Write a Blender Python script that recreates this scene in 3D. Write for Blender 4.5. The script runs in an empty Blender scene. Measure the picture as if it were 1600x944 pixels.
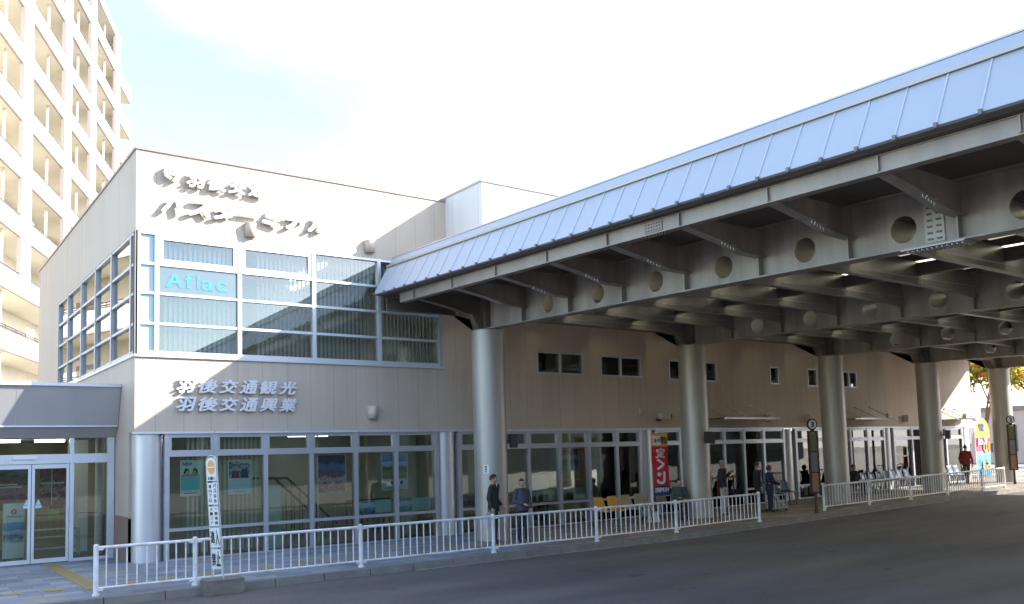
import bpy, bmesh, math, random
from mathutils import Vector, Matrix
R = math.radians
random.seed(7)
SC = bpy.context.scene
COL = SC.collection

# ---------------------------------------------------------------- camera
cam = bpy.data.objects.new('camera', bpy.data.cameras.new('camera')); COL.objects.link(cam)
cam.data.sensor_width = 36.0; cam.data.lens = 1351.4/1600*36
cam.data.shift_y = 0.08; cam.data.clip_end = 3000; cam.data.clip_start = 0.05
pt, rl, yw = .0821, -.0286, .6299
fw = Vector((math.sin(yw)*math.cos(pt), math.cos(yw)*math.cos(pt), math.sin(pt)))
rt = Vector((math.cos(yw), -math.sin(yw), 0)); up = rt.cross(fw)
rt2 = math.cos(rl)*rt + math.sin(rl)*up; up2 = -math.sin(rl)*rt + math.cos(rl)*up
M = Matrix((rt2, up2, -fw)).transposed().to_4x4(); M.translation = Vector((-4.2006, -19.0401, 2.0))
cam.matrix_world = M
SC.camera = cam

# ---------------------------------------------------------------- light
SUN = Vector((1.5, -1.0, 1.04)).normalized()          # towards the sun
w = bpy.data.worlds.new("World"); SC.world = w; w.use_nodes = True
N = w.node_tree.nodes; L = w.node_tree.links; N.clear()
out = N.new('ShaderNodeOutputWorld'); bg = N.new('ShaderNodeBackground'); sky = N.new('ShaderNodeTexSky')
sky.sky_type = 'NISHITA'; sky.sun_disc = False
sky.sun_elevation = math.asin(SUN.z); sky.sun_rotation = math.atan2(SUN.x, SUN.y)
sky.air_density = 1.0; sky.dust_density = 0.6; sky.ozone_density = 1.6
tc = N.new('ShaderNodeTexCoord'); sx = N.new('ShaderNodeSeparateXYZ'); L.new(tc.outputs['Generated'], sx.inputs[0])
mp = N.new('ShaderNodeMapping'); mp.inputs['Scale'].default_value = (1.0, 1.0, 2.6); mp.inputs['Location'].default_value = (.35, .1, 0)
L.new(tc.outputs['Generated'], mp.inputs[0])
nz = N.new('ShaderNodeTexNoise'); nz.inputs['Scale'].default_value = 2.3; nz.inputs['Detail'].default_value = 9; nz.inputs['Roughness'].default_value = .56; nz.inputs['Distortion'].default_value = .35
L.new(mp.outputs[0], nz.inputs['Vector'])
mul = N.new('ShaderNodeMath'); mul.operation = 'MULTIPLY_ADD'; L.new(sx.outputs[0], mul.inputs[0]); mul.inputs[1].default_value = .95; L.new(nz.outputs['Fac'], mul.inputs[2])
mr = N.new('ShaderNodeMapRange'); mr.interpolation_type = 'SMOOTHSTEP'; L.new(mul.outputs[0], mr.inputs[0]); mr.inputs[1].default_value = .74; mr.inputs[2].default_value = 1.40; mr.inputs[3].default_value = .05; mr.inputs[4].default_value = 1.0
mx = N.new('ShaderNodeMix'); mx.data_type = 'RGBA'; L.new(mr.outputs[0], mx.inputs[0]); L.new(sky.outputs[0], mx.inputs[6]); mx.inputs[7].default_value = (7.3, 7.1, 7.0, 1)
L.new(mx.outputs[2], bg.inputs[0]); bg.inputs[1].default_value = .14
L.new(bg.outputs[0], out.inputs[0])
sd = bpy.data.lights.new('sun', 'SUN'); sd.energy = 3.3; sd.angle = R(.55); sd.color = (1, .95, .87)
so = bpy.data.objects.new('sun', sd); COL.objects.link(so); so.rotation_euler = (-SUN).to_track_quat('-Z', 'Y').to_euler(); so.location = (30, -20, 40)
SC.view_settings.view_transform = 'Standard'; SC.view_settings.look = 'None'; SC.view_settings.gamma = 1; SC.view_settings.exposure = 1.95
SC.render.engine = 'CYCLES'
try:
    SC.cycles.max_bounces = 9; SC.cycles.diffuse_bounces = 4; SC.cycles.glossy_bounces = 4; SC.cycles.transparent_max_bounces = 16
    SC.cycles.caustics_reflective = False; SC.cycles.caustics_refractive = False; SC.cycles.sample_clamp_indirect = 6
except Exception: pass

# ---------------------------------------------------------------- materials
def mat(name, col, rough=.6, metal=0., spec=None, var=0., vscale=3., bump=0., bscale=40., emit=0., stain=None, streak=False, coat=0):
    m = bpy.data.materials.new(name); m.use_nodes = True
    nt = m.node_tree; n = nt.nodes; l = nt.links; b = n['Principled BSDF']
    b.inputs['Base Color'].default_value = (*col, 1); b.inputs['Roughness'].default_value = rough; b.inputs['Metallic'].default_value = metal
    if spec is not None: b.inputs['Specular IOR Level'].default_value = spec
    if coat: b.inputs['Coat Weight'].default_value = coat
    tcn = n.new('ShaderNodeTexCoord'); src = tcn.outputs['Object']
    if var:
        mpn = n.new('ShaderNodeMapping'); l.new(src, mpn.inputs[0])
        if streak: mpn.inputs['Scale'].default_value = (1, 1, .12)
        t = n.new('ShaderNodeTexNoise'); t.inputs['Scale'].default_value = vscale; t.inputs['Detail'].default_value = 6; l.new(mpn.outputs[0], t.inputs['Vector'])
        r = n.new('ShaderNodeMapRange'); r.inputs[1].default_value = .3; r.inputs[2].default_value = .7; r.inputs[3].default_value = 1-var; r.inputs[4].default_value = 1+var
        l.new(t.outputs['Fac'], r.inputs[0])
        mm = n.new('ShaderNodeMix'); mm.data_type = 'RGBA'; mm.blend_type = 'MULTIPLY'; mm.inputs[0].default_value = 1
        mm.inputs[6].default_value = (*col, 1); l.new(r.outputs[0], mm.inputs[7])
        res = mm.outputs[2]
        if stain:
            t2 = n.new('ShaderNodeTexNoise'); t2.inputs['Scale'].default_value = vscale*.45; t2.inputs['Detail'].default_value = 8; l.new(mpn.outputs[0], t2.inputs['Vector'])
            r2 = n.new('ShaderNodeMapRange'); r2.inputs[1].default_value = .5; r2.inputs[2].default_value = .72; r2.inputs[4].default_value = .75; l.new(t2.outputs['Fac'], r2.inputs[0])
            m2 = n.new('ShaderNodeMix'); m2.data_type = 'RGBA'; l.new(r2.outputs[0], m2.inputs[0]); l.new(res, m2.inputs[6]); m2.inputs[7].default_value = (*stain, 1); res = m2.outputs[2]
        l.new(res, b.inputs['Base Color'])
        rr = n.new('ShaderNodeMapRange'); rr.inputs[3].default_value = max(.02, rough-.1); rr.inputs[4].default_value = min(1, rough+.12); l.new(t.outputs['Fac'], rr.inputs[0]); l.new(rr.outputs[0], b.inputs['Roughness'])
    if bump:
        t = n.new('ShaderNodeTexNoise'); t.inputs['Scale'].default_value = bscale; t.inputs['Detail'].default_value = 5; l.new(src, t.inputs['Vector'])
        bp = n.new('ShaderNodeBump'); bp.inputs['Strength'].default_value = bump; bp.inputs['Distance'].default_value = .02; l.new(t.outputs['Fac'], bp.inputs['Height']); l.new(bp.outputs[0], b.inputs['Normal'])
    if emit:
        b.inputs['Emission Color'].default_value = (*col, 1); b.inputs['Emission Strength'].default_value = emit
    return m

def glass(name, tint, refl=.10, trans=.75):
    m = bpy.data.materials.new(name); m.use_nodes = True; n = m.node_tree.nodes; l = m.node_tree.links; n.clear()
    o = n.new('ShaderNodeOutputMaterial'); tr = n.new('ShaderNodeBsdfTransparent'); gl = n.new('ShaderNodeBsdfGlossy'); mxs = n.new('ShaderNodeMixShader')
    tr.inputs[0].default_value = (tint[0]*trans, tint[1]*trans, tint[2]*trans, 1); gl.inputs['Roughness'].default_value = .012; gl.inputs[0].default_value = (1, .98, .94, 1)
    fr = n.new('ShaderNodeFresnel'); fr.inputs[0].default_value = 1.5
    ad = n.new('ShaderNodeMath'); ad.operation = 'ADD'; ad.use_clamp = True; l.new(fr.outputs[0], ad.inputs[0]); ad.inputs[1].default_value = refl
    t = n.new('ShaderNodeTexNoise'); t.inputs['Scale'].default_value = 1.1; tcn = n.new('ShaderNodeTexCoord'); l.new(tcn.outputs['Object'], t.inputs['Vector'])
    bp = n.new('ShaderNodeBump'); bp.inputs['Strength'].default_value = .05; bp.inputs['Distance'].default_value = .02; l.new(t.outputs['Fac'], bp.inputs['Height']); l.new(bp.outputs[0], gl.inputs['Normal'])
    l.new(ad.outputs[0], mxs.inputs[0]); l.new(tr.outputs[0], mxs.inputs[1]); l.new(gl.outputs[0], mxs.inputs[2]); l.new(mxs.outputs[0], o.inputs[0])
    return m

def siding(name, col, pitch=.575, off=.3, hp=None):
    m = mat(name, col, .62, var=.055, vscale=1.6, streak=True)
    nt = m.node_tree; n = nt.nodes; l = nt.links; b = n['Principled BSDF']
    tcn = n.new('ShaderNodeTexCoord'); s = n.new('ShaderNodeSeparateXYZ'); l.new(tcn.outputs['Object'], s.inputs[0])
    def line(sock, p, wd, o=off):
        a = n.new('ShaderNodeMath'); a.operation = 'MULTIPLY_ADD'; l.new(sock, a.inputs[0]); a.inputs[1].default_value = 1/p; a.inputs[2].default_value = o
        f = n.new('ShaderNodeMath'); f.operation = 'FRACT'; l.new(a.outputs[0], f.inputs[0])
        c = n.new('ShaderNodeMath'); c.operation = 'LESS_THAN'; l.new(f.outputs[0], c.inputs[0]); c.inputs[1].default_value = wd/p
        return c.outputs[0]
    def mx2(a, c):
        k = n.new('ShaderNodeMath'); k.operation = 'MAXIMUM'; l.new(a, k.inputs[0]); l.new(c, k.inputs[1]); return k.outputs[0]
    fine = mx2(line(s.outputs[0], .115, .008, .37), line(s.outputs[1], .115, .008, .37))
    g = mx2(line(s.outputs[0], pitch, .012), line(s.outputs[1], pitch, .012))
    if hp: g = mx2(g, line(s.outputs[2], hp, .012, .35))
    h = n.new('ShaderNodeMath'); h.operation = 'MULTIPLY_ADD'; l.new(fine, h.inputs[0]); h.inputs[1].default_value = .22; l.new(g, h.inputs[2])
    src = b.inputs['Base Color'].links[0].from_socket
    d = n.new('ShaderNodeMix'); d.data_type = 'RGBA'; d.blend_type = 'MULTIPLY'; l.new(src, d.inputs[6]); d.inputs[7].default_value = (.55, .48, .44, 1)
    q = n.new('ShaderNodeMath'); q.operation = 'MULTIPLY'; l.new(h.outputs[0], q.inputs[0]); q.inputs[1].default_value = .55
    l.new(q.outputs[0], d.inputs[0]); l.new(d.outputs[2], b.inputs['Base Color'])
    bp = n.new('ShaderNodeBump'); bp.invert = True; bp.inputs['Strength'].default_value = .5; bp.inputs['Distance'].default_value = .01; l.new(h.outputs[0], bp.inputs['Height']); l.new(bp.outputs[0], b.inputs['Normal'])
    return m

def ramp_mat(name, stops, scale=5, rough=.5, vert=True, det=6, dist=1.0, mixv=.5):
    """printed picture: procedural gradient along z broken by noise (generated coordinates)"""
    m = bpy.data.materials.new(name); m.use_nodes = True; n = m.node_tree.nodes; l = m.node_tree.links; b = n['Principled BSDF']; b.inputs['Roughness'].default_value = rough
    tcn = n.new('ShaderNodeTexCoord'); s = n.new('ShaderNodeSeparateXYZ'); l.new(tcn.outputs['Generated'], s.inputs[0])
    t = n.new('ShaderNodeTexNoise'); t.inputs['Scale'].default_value = scale; t.inputs['Detail'].default_value = det; t.inputs['Distortion'].default_value = dist; l.new(tcn.outputs['Generated'], t.inputs['Vector'])
    a = n.new('ShaderNodeMath'); a.operation = 'MULTIPLY_ADD'; l.new(t.outputs['Fac'], a.inputs[0]); a.inputs[1].default_value = mixv
    k = n.new('ShaderNodeMath'); k.operation = 'MULTIPLY_ADD'; l.new(s.outputs[2] if vert else s.outputs[0], k.inputs[0]); k.inputs[1].default_value = 1.0; k.inputs[2].default_value = -mixv*.5
    l.new(k.outputs[0], a.inputs[2])
    cr = n.new('ShaderNodeValToRGB'); e = cr.color_ramp.elements
    while len(e) < len(stops): e.new(.5)
    for i, (p, c) in enumerate(stops): e[i].position = p; e[i].color = (*c, 1)
    l.new(a.outputs[0], cr.inputs[0]); l.new(cr.outputs[0], b.inputs['Base Color'])
    return m

def pavers(name):
    m = mat(name, (.3, .3, .3), .8, bump=.25, bscale=60); n = m.node_tree.nodes; l = m.node_tree.links; b = n['Principled BSDF']
    tcn = n.new('ShaderNodeTexCoord'); br = n.new('ShaderNodeTexBrick'); l.new(tcn.outputs['Object'], br.inputs['Vector'])
    br.inputs['Scale'].default_value = 1; br.inputs['Brick Width'].default_value = .6; br.inputs['Row Height'].default_value = .3; br.inputs['Mortar Size'].default_value = .006
    br.inputs['Color1'].default_value = (.31, .33, .36, 1); br.inputs['Color2'].default_value = (.185, .20, .225, 1); br.inputs['Mortar'].default_value = (.12, .12, .12, 1); br.inputs['Bias'].default_value = -.1
    t = n.new('ShaderNodeTexNoise'); t.inputs['Scale'].default_value = .55; t.inputs['Detail'].default_value = 3; l.new(tcn.outputs['Object'], t.inputs['Vector'])
    s = n.new('ShaderNodeSeparateXYZ'); l.new(tcn.outputs['Object'], s.inputs[0])
    # single warm-coloured slabs scattered through the grey
    br2 = n.new('ShaderNodeTexBrick'); l.new(tcn.outputs['Object'], br2.inputs['Vector']); br2.inputs['Scale'].default_value = 1; br2.inputs['Brick Width'].default_value = .6; br2.inputs['Row Height'].default_value = .3; br2.inputs['Mortar Size'].default_value = .0
    br2.inputs['Color1'].default_value = (0, 0, 0, 1); br2.inputs['Color2'].default_value = (1, 1, 1, 1)
    g = n.new('ShaderNodeMath'); g.operation = 'GREATER_THAN'; g.inputs[1].default_value = .965; l.new(br2.outputs['Color'], g.inputs[0])
    mm = n.new('ShaderNodeMix'); mm.data_type = 'RGBA'; l.new(g.outputs[0], mm.inputs[0]); l.new(br.outputs['Color'], mm.inputs[6]); mm.inputs[7].default_value = (.33, .26, .17, 1)
    # east of the silver pilasters the paving is brownish
    r = n.new('ShaderNodeMapRange'); r.inputs[1].default_value = 6.5; r.inputs[2].default_value = 9; l.new(s.outputs[0], r.inputs[0])
    m3 = n.new('ShaderNodeMix'); m3.data_type = 'RGBA'; m3.blend_type = 'MULTIPLY'; l.new(r.outputs[0], m3.inputs[0]); l.new(mm.outputs[2], m3.inputs[6]); m3.inputs[7].default_value = (1.05, .86, .68, 1)
    m4 = n.new('ShaderNodeMix'); m4.data_type = 'RGBA'; m4.blend_type = 'MULTIPLY'; m4.inputs[0].default_value = 1; l.new(m3.outputs[2], m4.inputs[6])
    r2 = n.new('ShaderNodeMapRange'); r2.inputs[1].default_value = .35; r2.inputs[2].default_value = .65; r2.inputs[3].default_value = .8; r2.inputs[4].default_value = 1.12; l.new(t.outputs['Fac'], r2.inputs[0]); l.new(r2.outputs[0], m4.inputs[7])
    l.new(m4.outputs[2], b.inputs['Base Color'])
    return m

def asphalt():
    m = mat('asphalt', (.062, .06, .06), .78, bump=.5, bscale=180); n = m.node_tree.nodes; l = m.node_tree.links; b = n['Principled BSDF']
    tcn = n.new('ShaderNodeTexCoord')
    mpn = n.new('ShaderNodeMapping'); mpn.inputs['Scale'].default_value = (.25, 1, 1); l.new(tcn.outputs['Object'], mpn.inputs[0])
    t = n.new('ShaderNodeTexNoise'); t.inputs['Scale'].default_value = .9; t.inputs['Detail'].default_value = 7; l.new(mpn.outputs[0], t.inputs['Vector'])
    t2 = n.new('ShaderNodeTexNoise'); t2.inputs['Scale'].default_value = 90; t2.inputs['Detail'].default_value = 2; l.new(tcn.outputs['Object'], t2.inputs['Vector'])
    a = n.new('ShaderNodeMath'); a.operation = 'MULTIPLY_ADD'; a.inputs[1].default_value = .35; l.new(t2.outputs['Fac'], a.inputs[0]); l.new(t.outputs['Fac'], a.inputs[2])
    cr = n.new('ShaderNodeValToRGB'); cr.color_ramp.elements[0].position = .4; cr.color_ramp.elements[0].color = (.086, .077, .070, 1); cr.color_ramp.elements[1].position = .95; cr.color_ramp.elements[1].color = (.165, .150, .137, 1)
    l.new(a.outputs[0], cr.inputs[0]); mk = n.new('ShaderNodeMapping'); mk.inputs['Scale'].default_value = (.03, 1.6, 1); l.new(tcn.outputs['Object'], mk.inputs[0])
    tk = n.new('ShaderNodeTexNoise'); tk.inputs['Scale'].default_value = 1; tk.inputs['Detail'].default_value = 3; l.new(mk.outputs[0], tk.inputs['Vector'])
    rk = n.new('ShaderNodeMapRange'); rk.inputs[1].default_value = .38; rk.inputs[2].default_value = .62; rk.inputs[3].default_value = .93; rk.inputs[4].default_value = 1.05; l.new(tk.outputs['Fac'], rk.inputs[0])
    vo = n.new('ShaderNodeTexVoronoi'); vo.feature = 'DISTANCE_TO_EDGE'; vo.inputs['Scale'].default_value = .22
    wn = n.new('ShaderNodeTexNoise'); wn.inputs['Scale'].default_value = 2.2; wn.inputs['Detail'].default_value = 5; l.new(tcn.outputs['Object'], wn.inputs['Vector'])
    va = n.new('ShaderNodeVectorMath'); va.operation = 'ADD'; l.new(tcn.outputs['Object'], va.inputs[0]); l.new(wn.outputs['Color'], va.inputs[1]); l.new(va.outputs[0], vo.inputs['Vector'])
    rc = n.new('ShaderNodeMapRange'); rc.inputs[1].default_value = .0; rc.inputs[2].default_value = .004; rc.inputs[3].default_value = .72; rc.inputs[4].default_value = 1; l.new(vo.outputs['Distance'], rc.inputs[0])
    os_ = n.new('ShaderNodeTexNoise'); os_.inputs['Scale'].default_value = 1.7; os_.inputs['Detail'].default_value = 4; l.new(tcn.outputs['Object'], os_.inputs['Vector'])
    ro = n.new('ShaderNodeMapRange'); ro.inputs[1].default_value = .66; ro.inputs[2].default_value = .72; ro.inputs[3].default_value = 1; ro.inputs[4].default_value = .62; l.new(os_.outputs['Fac'], ro.inputs[0])
    p1 = n.new('ShaderNodeMath'); p1.operation = 'MULTIPLY'; l.new(rk.outputs[0], p1.inputs[0]); l.new(rc.outputs[0], p1.inputs[1])
    p2 = n.new('ShaderNodeMath'); p2.operation = 'MULTIPLY'; l.new(p1.outputs[0], p2.inputs[0]); l.new(ro.outputs[0], p2.inputs[1])
    mm = n.new('ShaderNodeMix'); mm.data_type = 'RGBA'; mm.blend_type = 'MULTIPLY'; mm.inputs[0].default_value = 1; l.new(cr.outputs[0], mm.inputs[6]); l.new(p2.outputs[0], mm.inputs[7])
    l.new(mm.outputs[2], b.inputs['Base Color'])
    return m

def translucent(name, col, k):
    m = bpy.data.materials.new(name); m.use_nodes = True; n = m.node_tree.nodes; l = m.node_tree.links; n.clear()
    o = n.new('ShaderNodeOutputMaterial'); a = n.new('ShaderNodeBsdfTransparent'); d = n.new('ShaderNodeBsdfTranslucent'); x = n.new('ShaderNodeMixShader')
    a.inputs[0].default_value = (*col, 1); d.inputs[0].default_value = (*col, 1); x.inputs[0].default_value = k
    l.new(a.outputs[0], x.inputs[1]); l.new(d.outputs[0], x.inputs[2]); l.new(x.outputs[0], o.inputs[0]); return m

def grime(m, zs, amt=.12):
    n = m.node_tree.nodes; l = m.node_tree.links; b = n['Principled BSDF']; src = b.inputs['Base Color'].links[0].from_socket
    tcn = n.new('ShaderNodeTexCoord'); s = n.new('ShaderNodeSeparateXYZ'); l.new(tcn.outputs['Object'], s.inputs[0])
    mp_ = n.new('ShaderNodeMapping'); mp_.inputs['Scale'].default_value = (3.5, 3.5, .12); l.new(tcn.outputs['Object'], mp_.inputs[0])
    t = n.new('ShaderNodeTexNoise'); t.inputs['Scale'].default_value = 1.6; t.inputs['Detail'].default_value = 5; l.new(mp_.outputs[0], t.inputs['Vector'])
    r = n.new('ShaderNodeMapRange'); r.inputs[1].default_value = .47; r.inputs[2].default_value = .68; l.new(t.outputs['Fac'], r.inputs[0])
    tot = None
    for z in zs:
        q = n.new('ShaderNodeMapRange'); q.inputs[1].default_value = z-1.3; q.inputs[2].default_value = z; l.new(s.outputs[2], q.inputs[0])
        lt = n.new('ShaderNodeMath'); lt.operation = 'LESS_THAN'; lt.inputs[1].default_value = z+.02; l.new(s.outputs[2], lt.inputs[0])
        k = n.new('ShaderNodeMath'); k.operation = 'MULTIPLY'; l.new(q.outputs[0], k.inputs[0]); l.new(lt.outputs[0], k.inputs[1])
        if tot is None: tot = k.outputs[0]
        else:
            w_ = n.new('ShaderNodeMath'); w_.operation = 'MAXIMUM'; l.new(tot, w_.inputs[0]); l.new(k.outputs[0], w_.inputs[1]); tot = w_.outputs[0]
    k = n.new('ShaderNodeMath'); k.operation = 'MULTIPLY'; l.new(tot, k.inputs[0]); l.new(r.outputs[0], k.inputs[1])
    k2 = n.new('ShaderNodeMath'); k2.operation = 'MULTIPLY'; l.new(k.outputs[0], k2.inputs[0]); k2.inputs[1].default_value = amt*2
    d = n.new('ShaderNodeMix'); d.data_type = 'RGBA'; d.blend_type = 'MULTIPLY'; l.new(k2.outputs[0], d.inputs[0]); l.new(src, d.inputs[6]); d.inputs[7].default_value = (.55, .5, .46, 1); l.new(d.outputs[2], b.inputs['Base Color'])
    return m
WALL = siding('beige_siding', (.57, .475, .385))
grime(WALL, (8.72, 4.28, 4.22))
WALLG = siding('pale_siding', (.72, .705, .69), 1.2)
COPE = mat('coping_metal', (.34, .26, .235), .45, .3)
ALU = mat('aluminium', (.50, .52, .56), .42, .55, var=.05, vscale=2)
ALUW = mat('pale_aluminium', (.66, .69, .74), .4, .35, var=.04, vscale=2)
SILVER = mat('silver_cladding', (.66, .665, .68), .40, .5, var=.05, vscale=1.2, streak=True)
GL = glass('window_glass', (.9, .97, .92), .015, .95)
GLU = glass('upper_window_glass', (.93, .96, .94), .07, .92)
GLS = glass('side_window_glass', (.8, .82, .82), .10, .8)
GLD = glass('dim_glass', (.75, .84, .78), .10, .8)
TEAL = mat('teal_spandrel', (.42, .56, .58), .15, coat=.5)
BLIND = mat('blind_fabric', (.84, .85, .82), .8)
BLINDD = mat('blind_fabric_warm', (.62, .59, .50), .8)
ROOMW = mat('room_wall', (.33, .36, .335), .8, var=.12, vscale=.8)
ROOMF = mat('room_floor', (.16, .15, .13), .5)
ROOMC = mat('room_ceiling', (.42, .42, .40), .9)
DARK = mat('dark_plastic', (.03, .03, .035), .45)
WHITE = mat('white_paint', (.78, .78, .78), .45, var=.04, vscale=3)
LETTER = mat('white_letter_metal', (.80, .81, .84), .35, .1)
STEEL = mat('canopy_steel', (.36, .33, .30), .5, .2, var=.22, vscale=3.2, stain=(.20, .16, .13), streak=True, bump=.08, bscale=25)
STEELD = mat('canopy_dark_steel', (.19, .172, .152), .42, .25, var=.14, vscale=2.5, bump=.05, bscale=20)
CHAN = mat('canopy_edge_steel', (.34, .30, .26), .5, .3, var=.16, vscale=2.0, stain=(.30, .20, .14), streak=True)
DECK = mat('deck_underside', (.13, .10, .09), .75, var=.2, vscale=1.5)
PANEL = mat('blue_grey_roof_panel', (.50, .545, .62), .45, .1, var=.03, vscale=.6)
COLM = mat('column_cladding', (.44, .42, .385), .42, .35, var=.16, vscale=2.6, streak=True, stain=(.33, .30, .26), bump=.05, bscale=30)
FENCE = mat('fence_white_paint', (.80, .80, .82), .4, var=.10, vscale=7, stain=(.52, .42, .36))
CONC = mat('concrete', (.20, .185, .16), .9, var=.22, vscale=4, bump=.7, bscale=45, stain=(.15, .15, .12))
KERB = mat('kerb_concrete', (.20, .19, .17), .85, var=.2, vscale=3, bump=.4, bscale=60, stain=(.2, .18, .15))
PAV = pavers('paving'); ASPH = asphalt()
TACT = mat('tactile_tile', (.36, .27, .13), .8, var=.12, vscale=8, bump=.4, bscale=50)
PCREAM = mat('tower_plaster', (.66, .635, .59), .75, var=.03, vscale=1)
PWARM = mat('tower_recess_plaster', (.84, .80, .69), .8, var=.05, vscale=1)
PPIL = mat('tower_pilaster_paint', (.50, .435, .425), .7, var=.05, vscale=2, streak=True)
PPINK = mat('tower_slab_edge', (.48, .27, .24), .7)
PBROWN = mat('tower_brown_tile', (.22, .15, .13), .7)
PGREY = mat('porch_fascia_metal', (.46, .45, .46), .42, .35, var=.05, vscale=1)
BTILE = mat('brown_wall_tile', (.28, .19, .145), .6, var=.12, vscale=6)
RED = mat('red', (.55, .03, .03), .55); BLUE = mat('blue_print', (.05, .08, .30), .6); YEL = mat('yellow', (.55, .36, .03), .55); ORA = mat('orange_print', (.85, .42, .08), .5)
BLK = mat('black_ink', (.02, .02, .02), .6)
SKYL = translucent('skylight_sheet', (1, .96, .80), .82)
LAMPM = mat('lamp_tube', (1, .93, .72), .5, emit=.16)
LAMPIN = mat('room_lamp_tube', (1, .98, .92), .5, emit=4.0)
MIR = GL

# ---------------------------------------------------------------- builders
def nb(): return bmesh.new()
def box(bm, x0, x1, y0, y1, z0, z1, mi=0):
    v = [bm.verts.new(p) for p in ((x0,y0,z0),(x1,y0,z0),(x1,y1,z0),(x0,y1,z0),(x0,y0,z1),(x1,y0,z1),(x1,y1,z1),(x0,y1,z1))]
    for f in ((0,3,2,1),(4,5,6,7),(0,1,5,4),(1,2,6,5),(2,3,7,6),(3,0,4,7)):
        bm.faces.new([v[i] for i in f]).material_index = mi
    return v
def prism(bm, pts, axis, a0, a1, mi=0):
    """2D polygon pts extruded along axis from a0 to a1; axis 'x': pts=(y,z); 'y': pts=(x,z); 'z': pts=(x,y)"""
    def P(p, a): return {'x': (a, p[0], p[1]), 'y': (p[0], a, p[1]), 'z': (p[0], p[1], a)}[axis]
    A = [bm.verts.new(P(p, a0)) for p in pts]; B = [bm.verts.new(P(p, a1)) for p in pts]; n = len(pts)
    fs = [bm.faces.new(A), bm.faces.new(B[::-1])]
    for i in range(n): fs.append(bm.faces.new((A[i], B[i], B[(i+1) % n], A[(i+1) % n])))
    for f in fs: f.material_index = mi
def tube(bm, a, b, r, r2=None, seg=10, mi=0, cap=True):
    a = Vector(a); b = Vector(b); d = b-a
    if d.length < 1e-6: return
    q = d.to_track_quat('Z', 'Y'); r2 = r if r2 is None else r2
    A = [bm.verts.new(a+q@Vector((math.cos(t)*r, math.sin(t)*r, 0))) for t in [2*math.pi*i/seg for i in range(seg)]]
    B = [bm.verts.new(b+q@Vector((math.cos(t)*r2, math.sin(t)*r2, 0))) for t in [2*math.pi*i/seg for i in range(seg)]]
    for i in range(seg):
        f = bm.faces.new((A[i], A[(i+1) % seg], B[(i+1) % seg], B[i])); f.smooth = True; f.material_index = mi
    if cap:
        for ring in (A[::-1], B): bm.faces.new([bm.verts.new(x.co) for x in ring]).material_index = mi
def sphere(bm, c, r, u=12, v=8, mi=0):
    g = bmesh.ops.create_uvsphere(bm, u_segments=u, v_segments=v, radius=1)
    r = r if isinstance(r, (tuple, list)) else (r, r, r)
    for x in g['verts']: x.co = Vector((x.co.x*r[0]+c[0], x.co.y*r[1]+c[1], x.co.z*r[2]+c[2]))
    for f in {f for x in g['verts'] for f in x.link_faces}: f.smooth = True; f.material_index = mi
W = {}
def tag(o, label=None, cat=None, group=None, kind=None):
    if label: o['label'] = label
    if cat: o['category'] = cat
    if group: o['group'] = group
    if kind: o['kind'] = kind
    return o
def wpos(p): return W.get(p.name, Vector((0, 0, 0)))
def obj(name, bm, m, parent=None, local=False, norm=True):
    """world-space bmesh -> object; vertices are made relative to the parent unless local"""
    if norm: bmesh.ops.recalc_face_normals(bm, faces=bm.faces)
    if parent is not None and not local:
        bmesh.ops.translate(bm, verts=bm.verts, vec=-wpos(parent))
    me = bpy.data.meshes.new(name); bm.to_mesh(me); bm.free()
    for k in (m if isinstance(m, (list, tuple)) else [m]): me.materials.append(k)
    o = bpy.data.objects.new(name, me); COL.objects.link(o)
    if parent is not None: o.parent = parent; W[o.name] = wpos(parent).copy()
    return o
def thing(name, loc, label, cat, group=None, rz=0):
    o = bpy.data.objects.new(name, None); COL.objects.link(o); o.location = loc; o.rotation_euler = (0, 0, rz); o.empty_display_size = .2
    W[o.name] = Vector(loc); return tag(o, label, cat, group)
def clone(root, loc, rz=None, label=None, group=None, sc=None):
    r = root.copy(); COL.objects.link(r); r.location = loc
    if rz is not None: r.rotation_euler = (0, 0, rz)
    if label: r['label'] = label
    if group: r['group'] = group
    if sc: r.scale = sc
    def rec(src, dst):
        for ch in list(src.children):
            c = ch.copy(); COL.objects.link(c); c.parent = dst; rec(ch, c)
    rec(root, r); return r
def struct(name, bm, m):
    return tag(obj(name, bm, m), kind='structure')
def gz(x): return .014*min(29, max(0, x-11))

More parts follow.
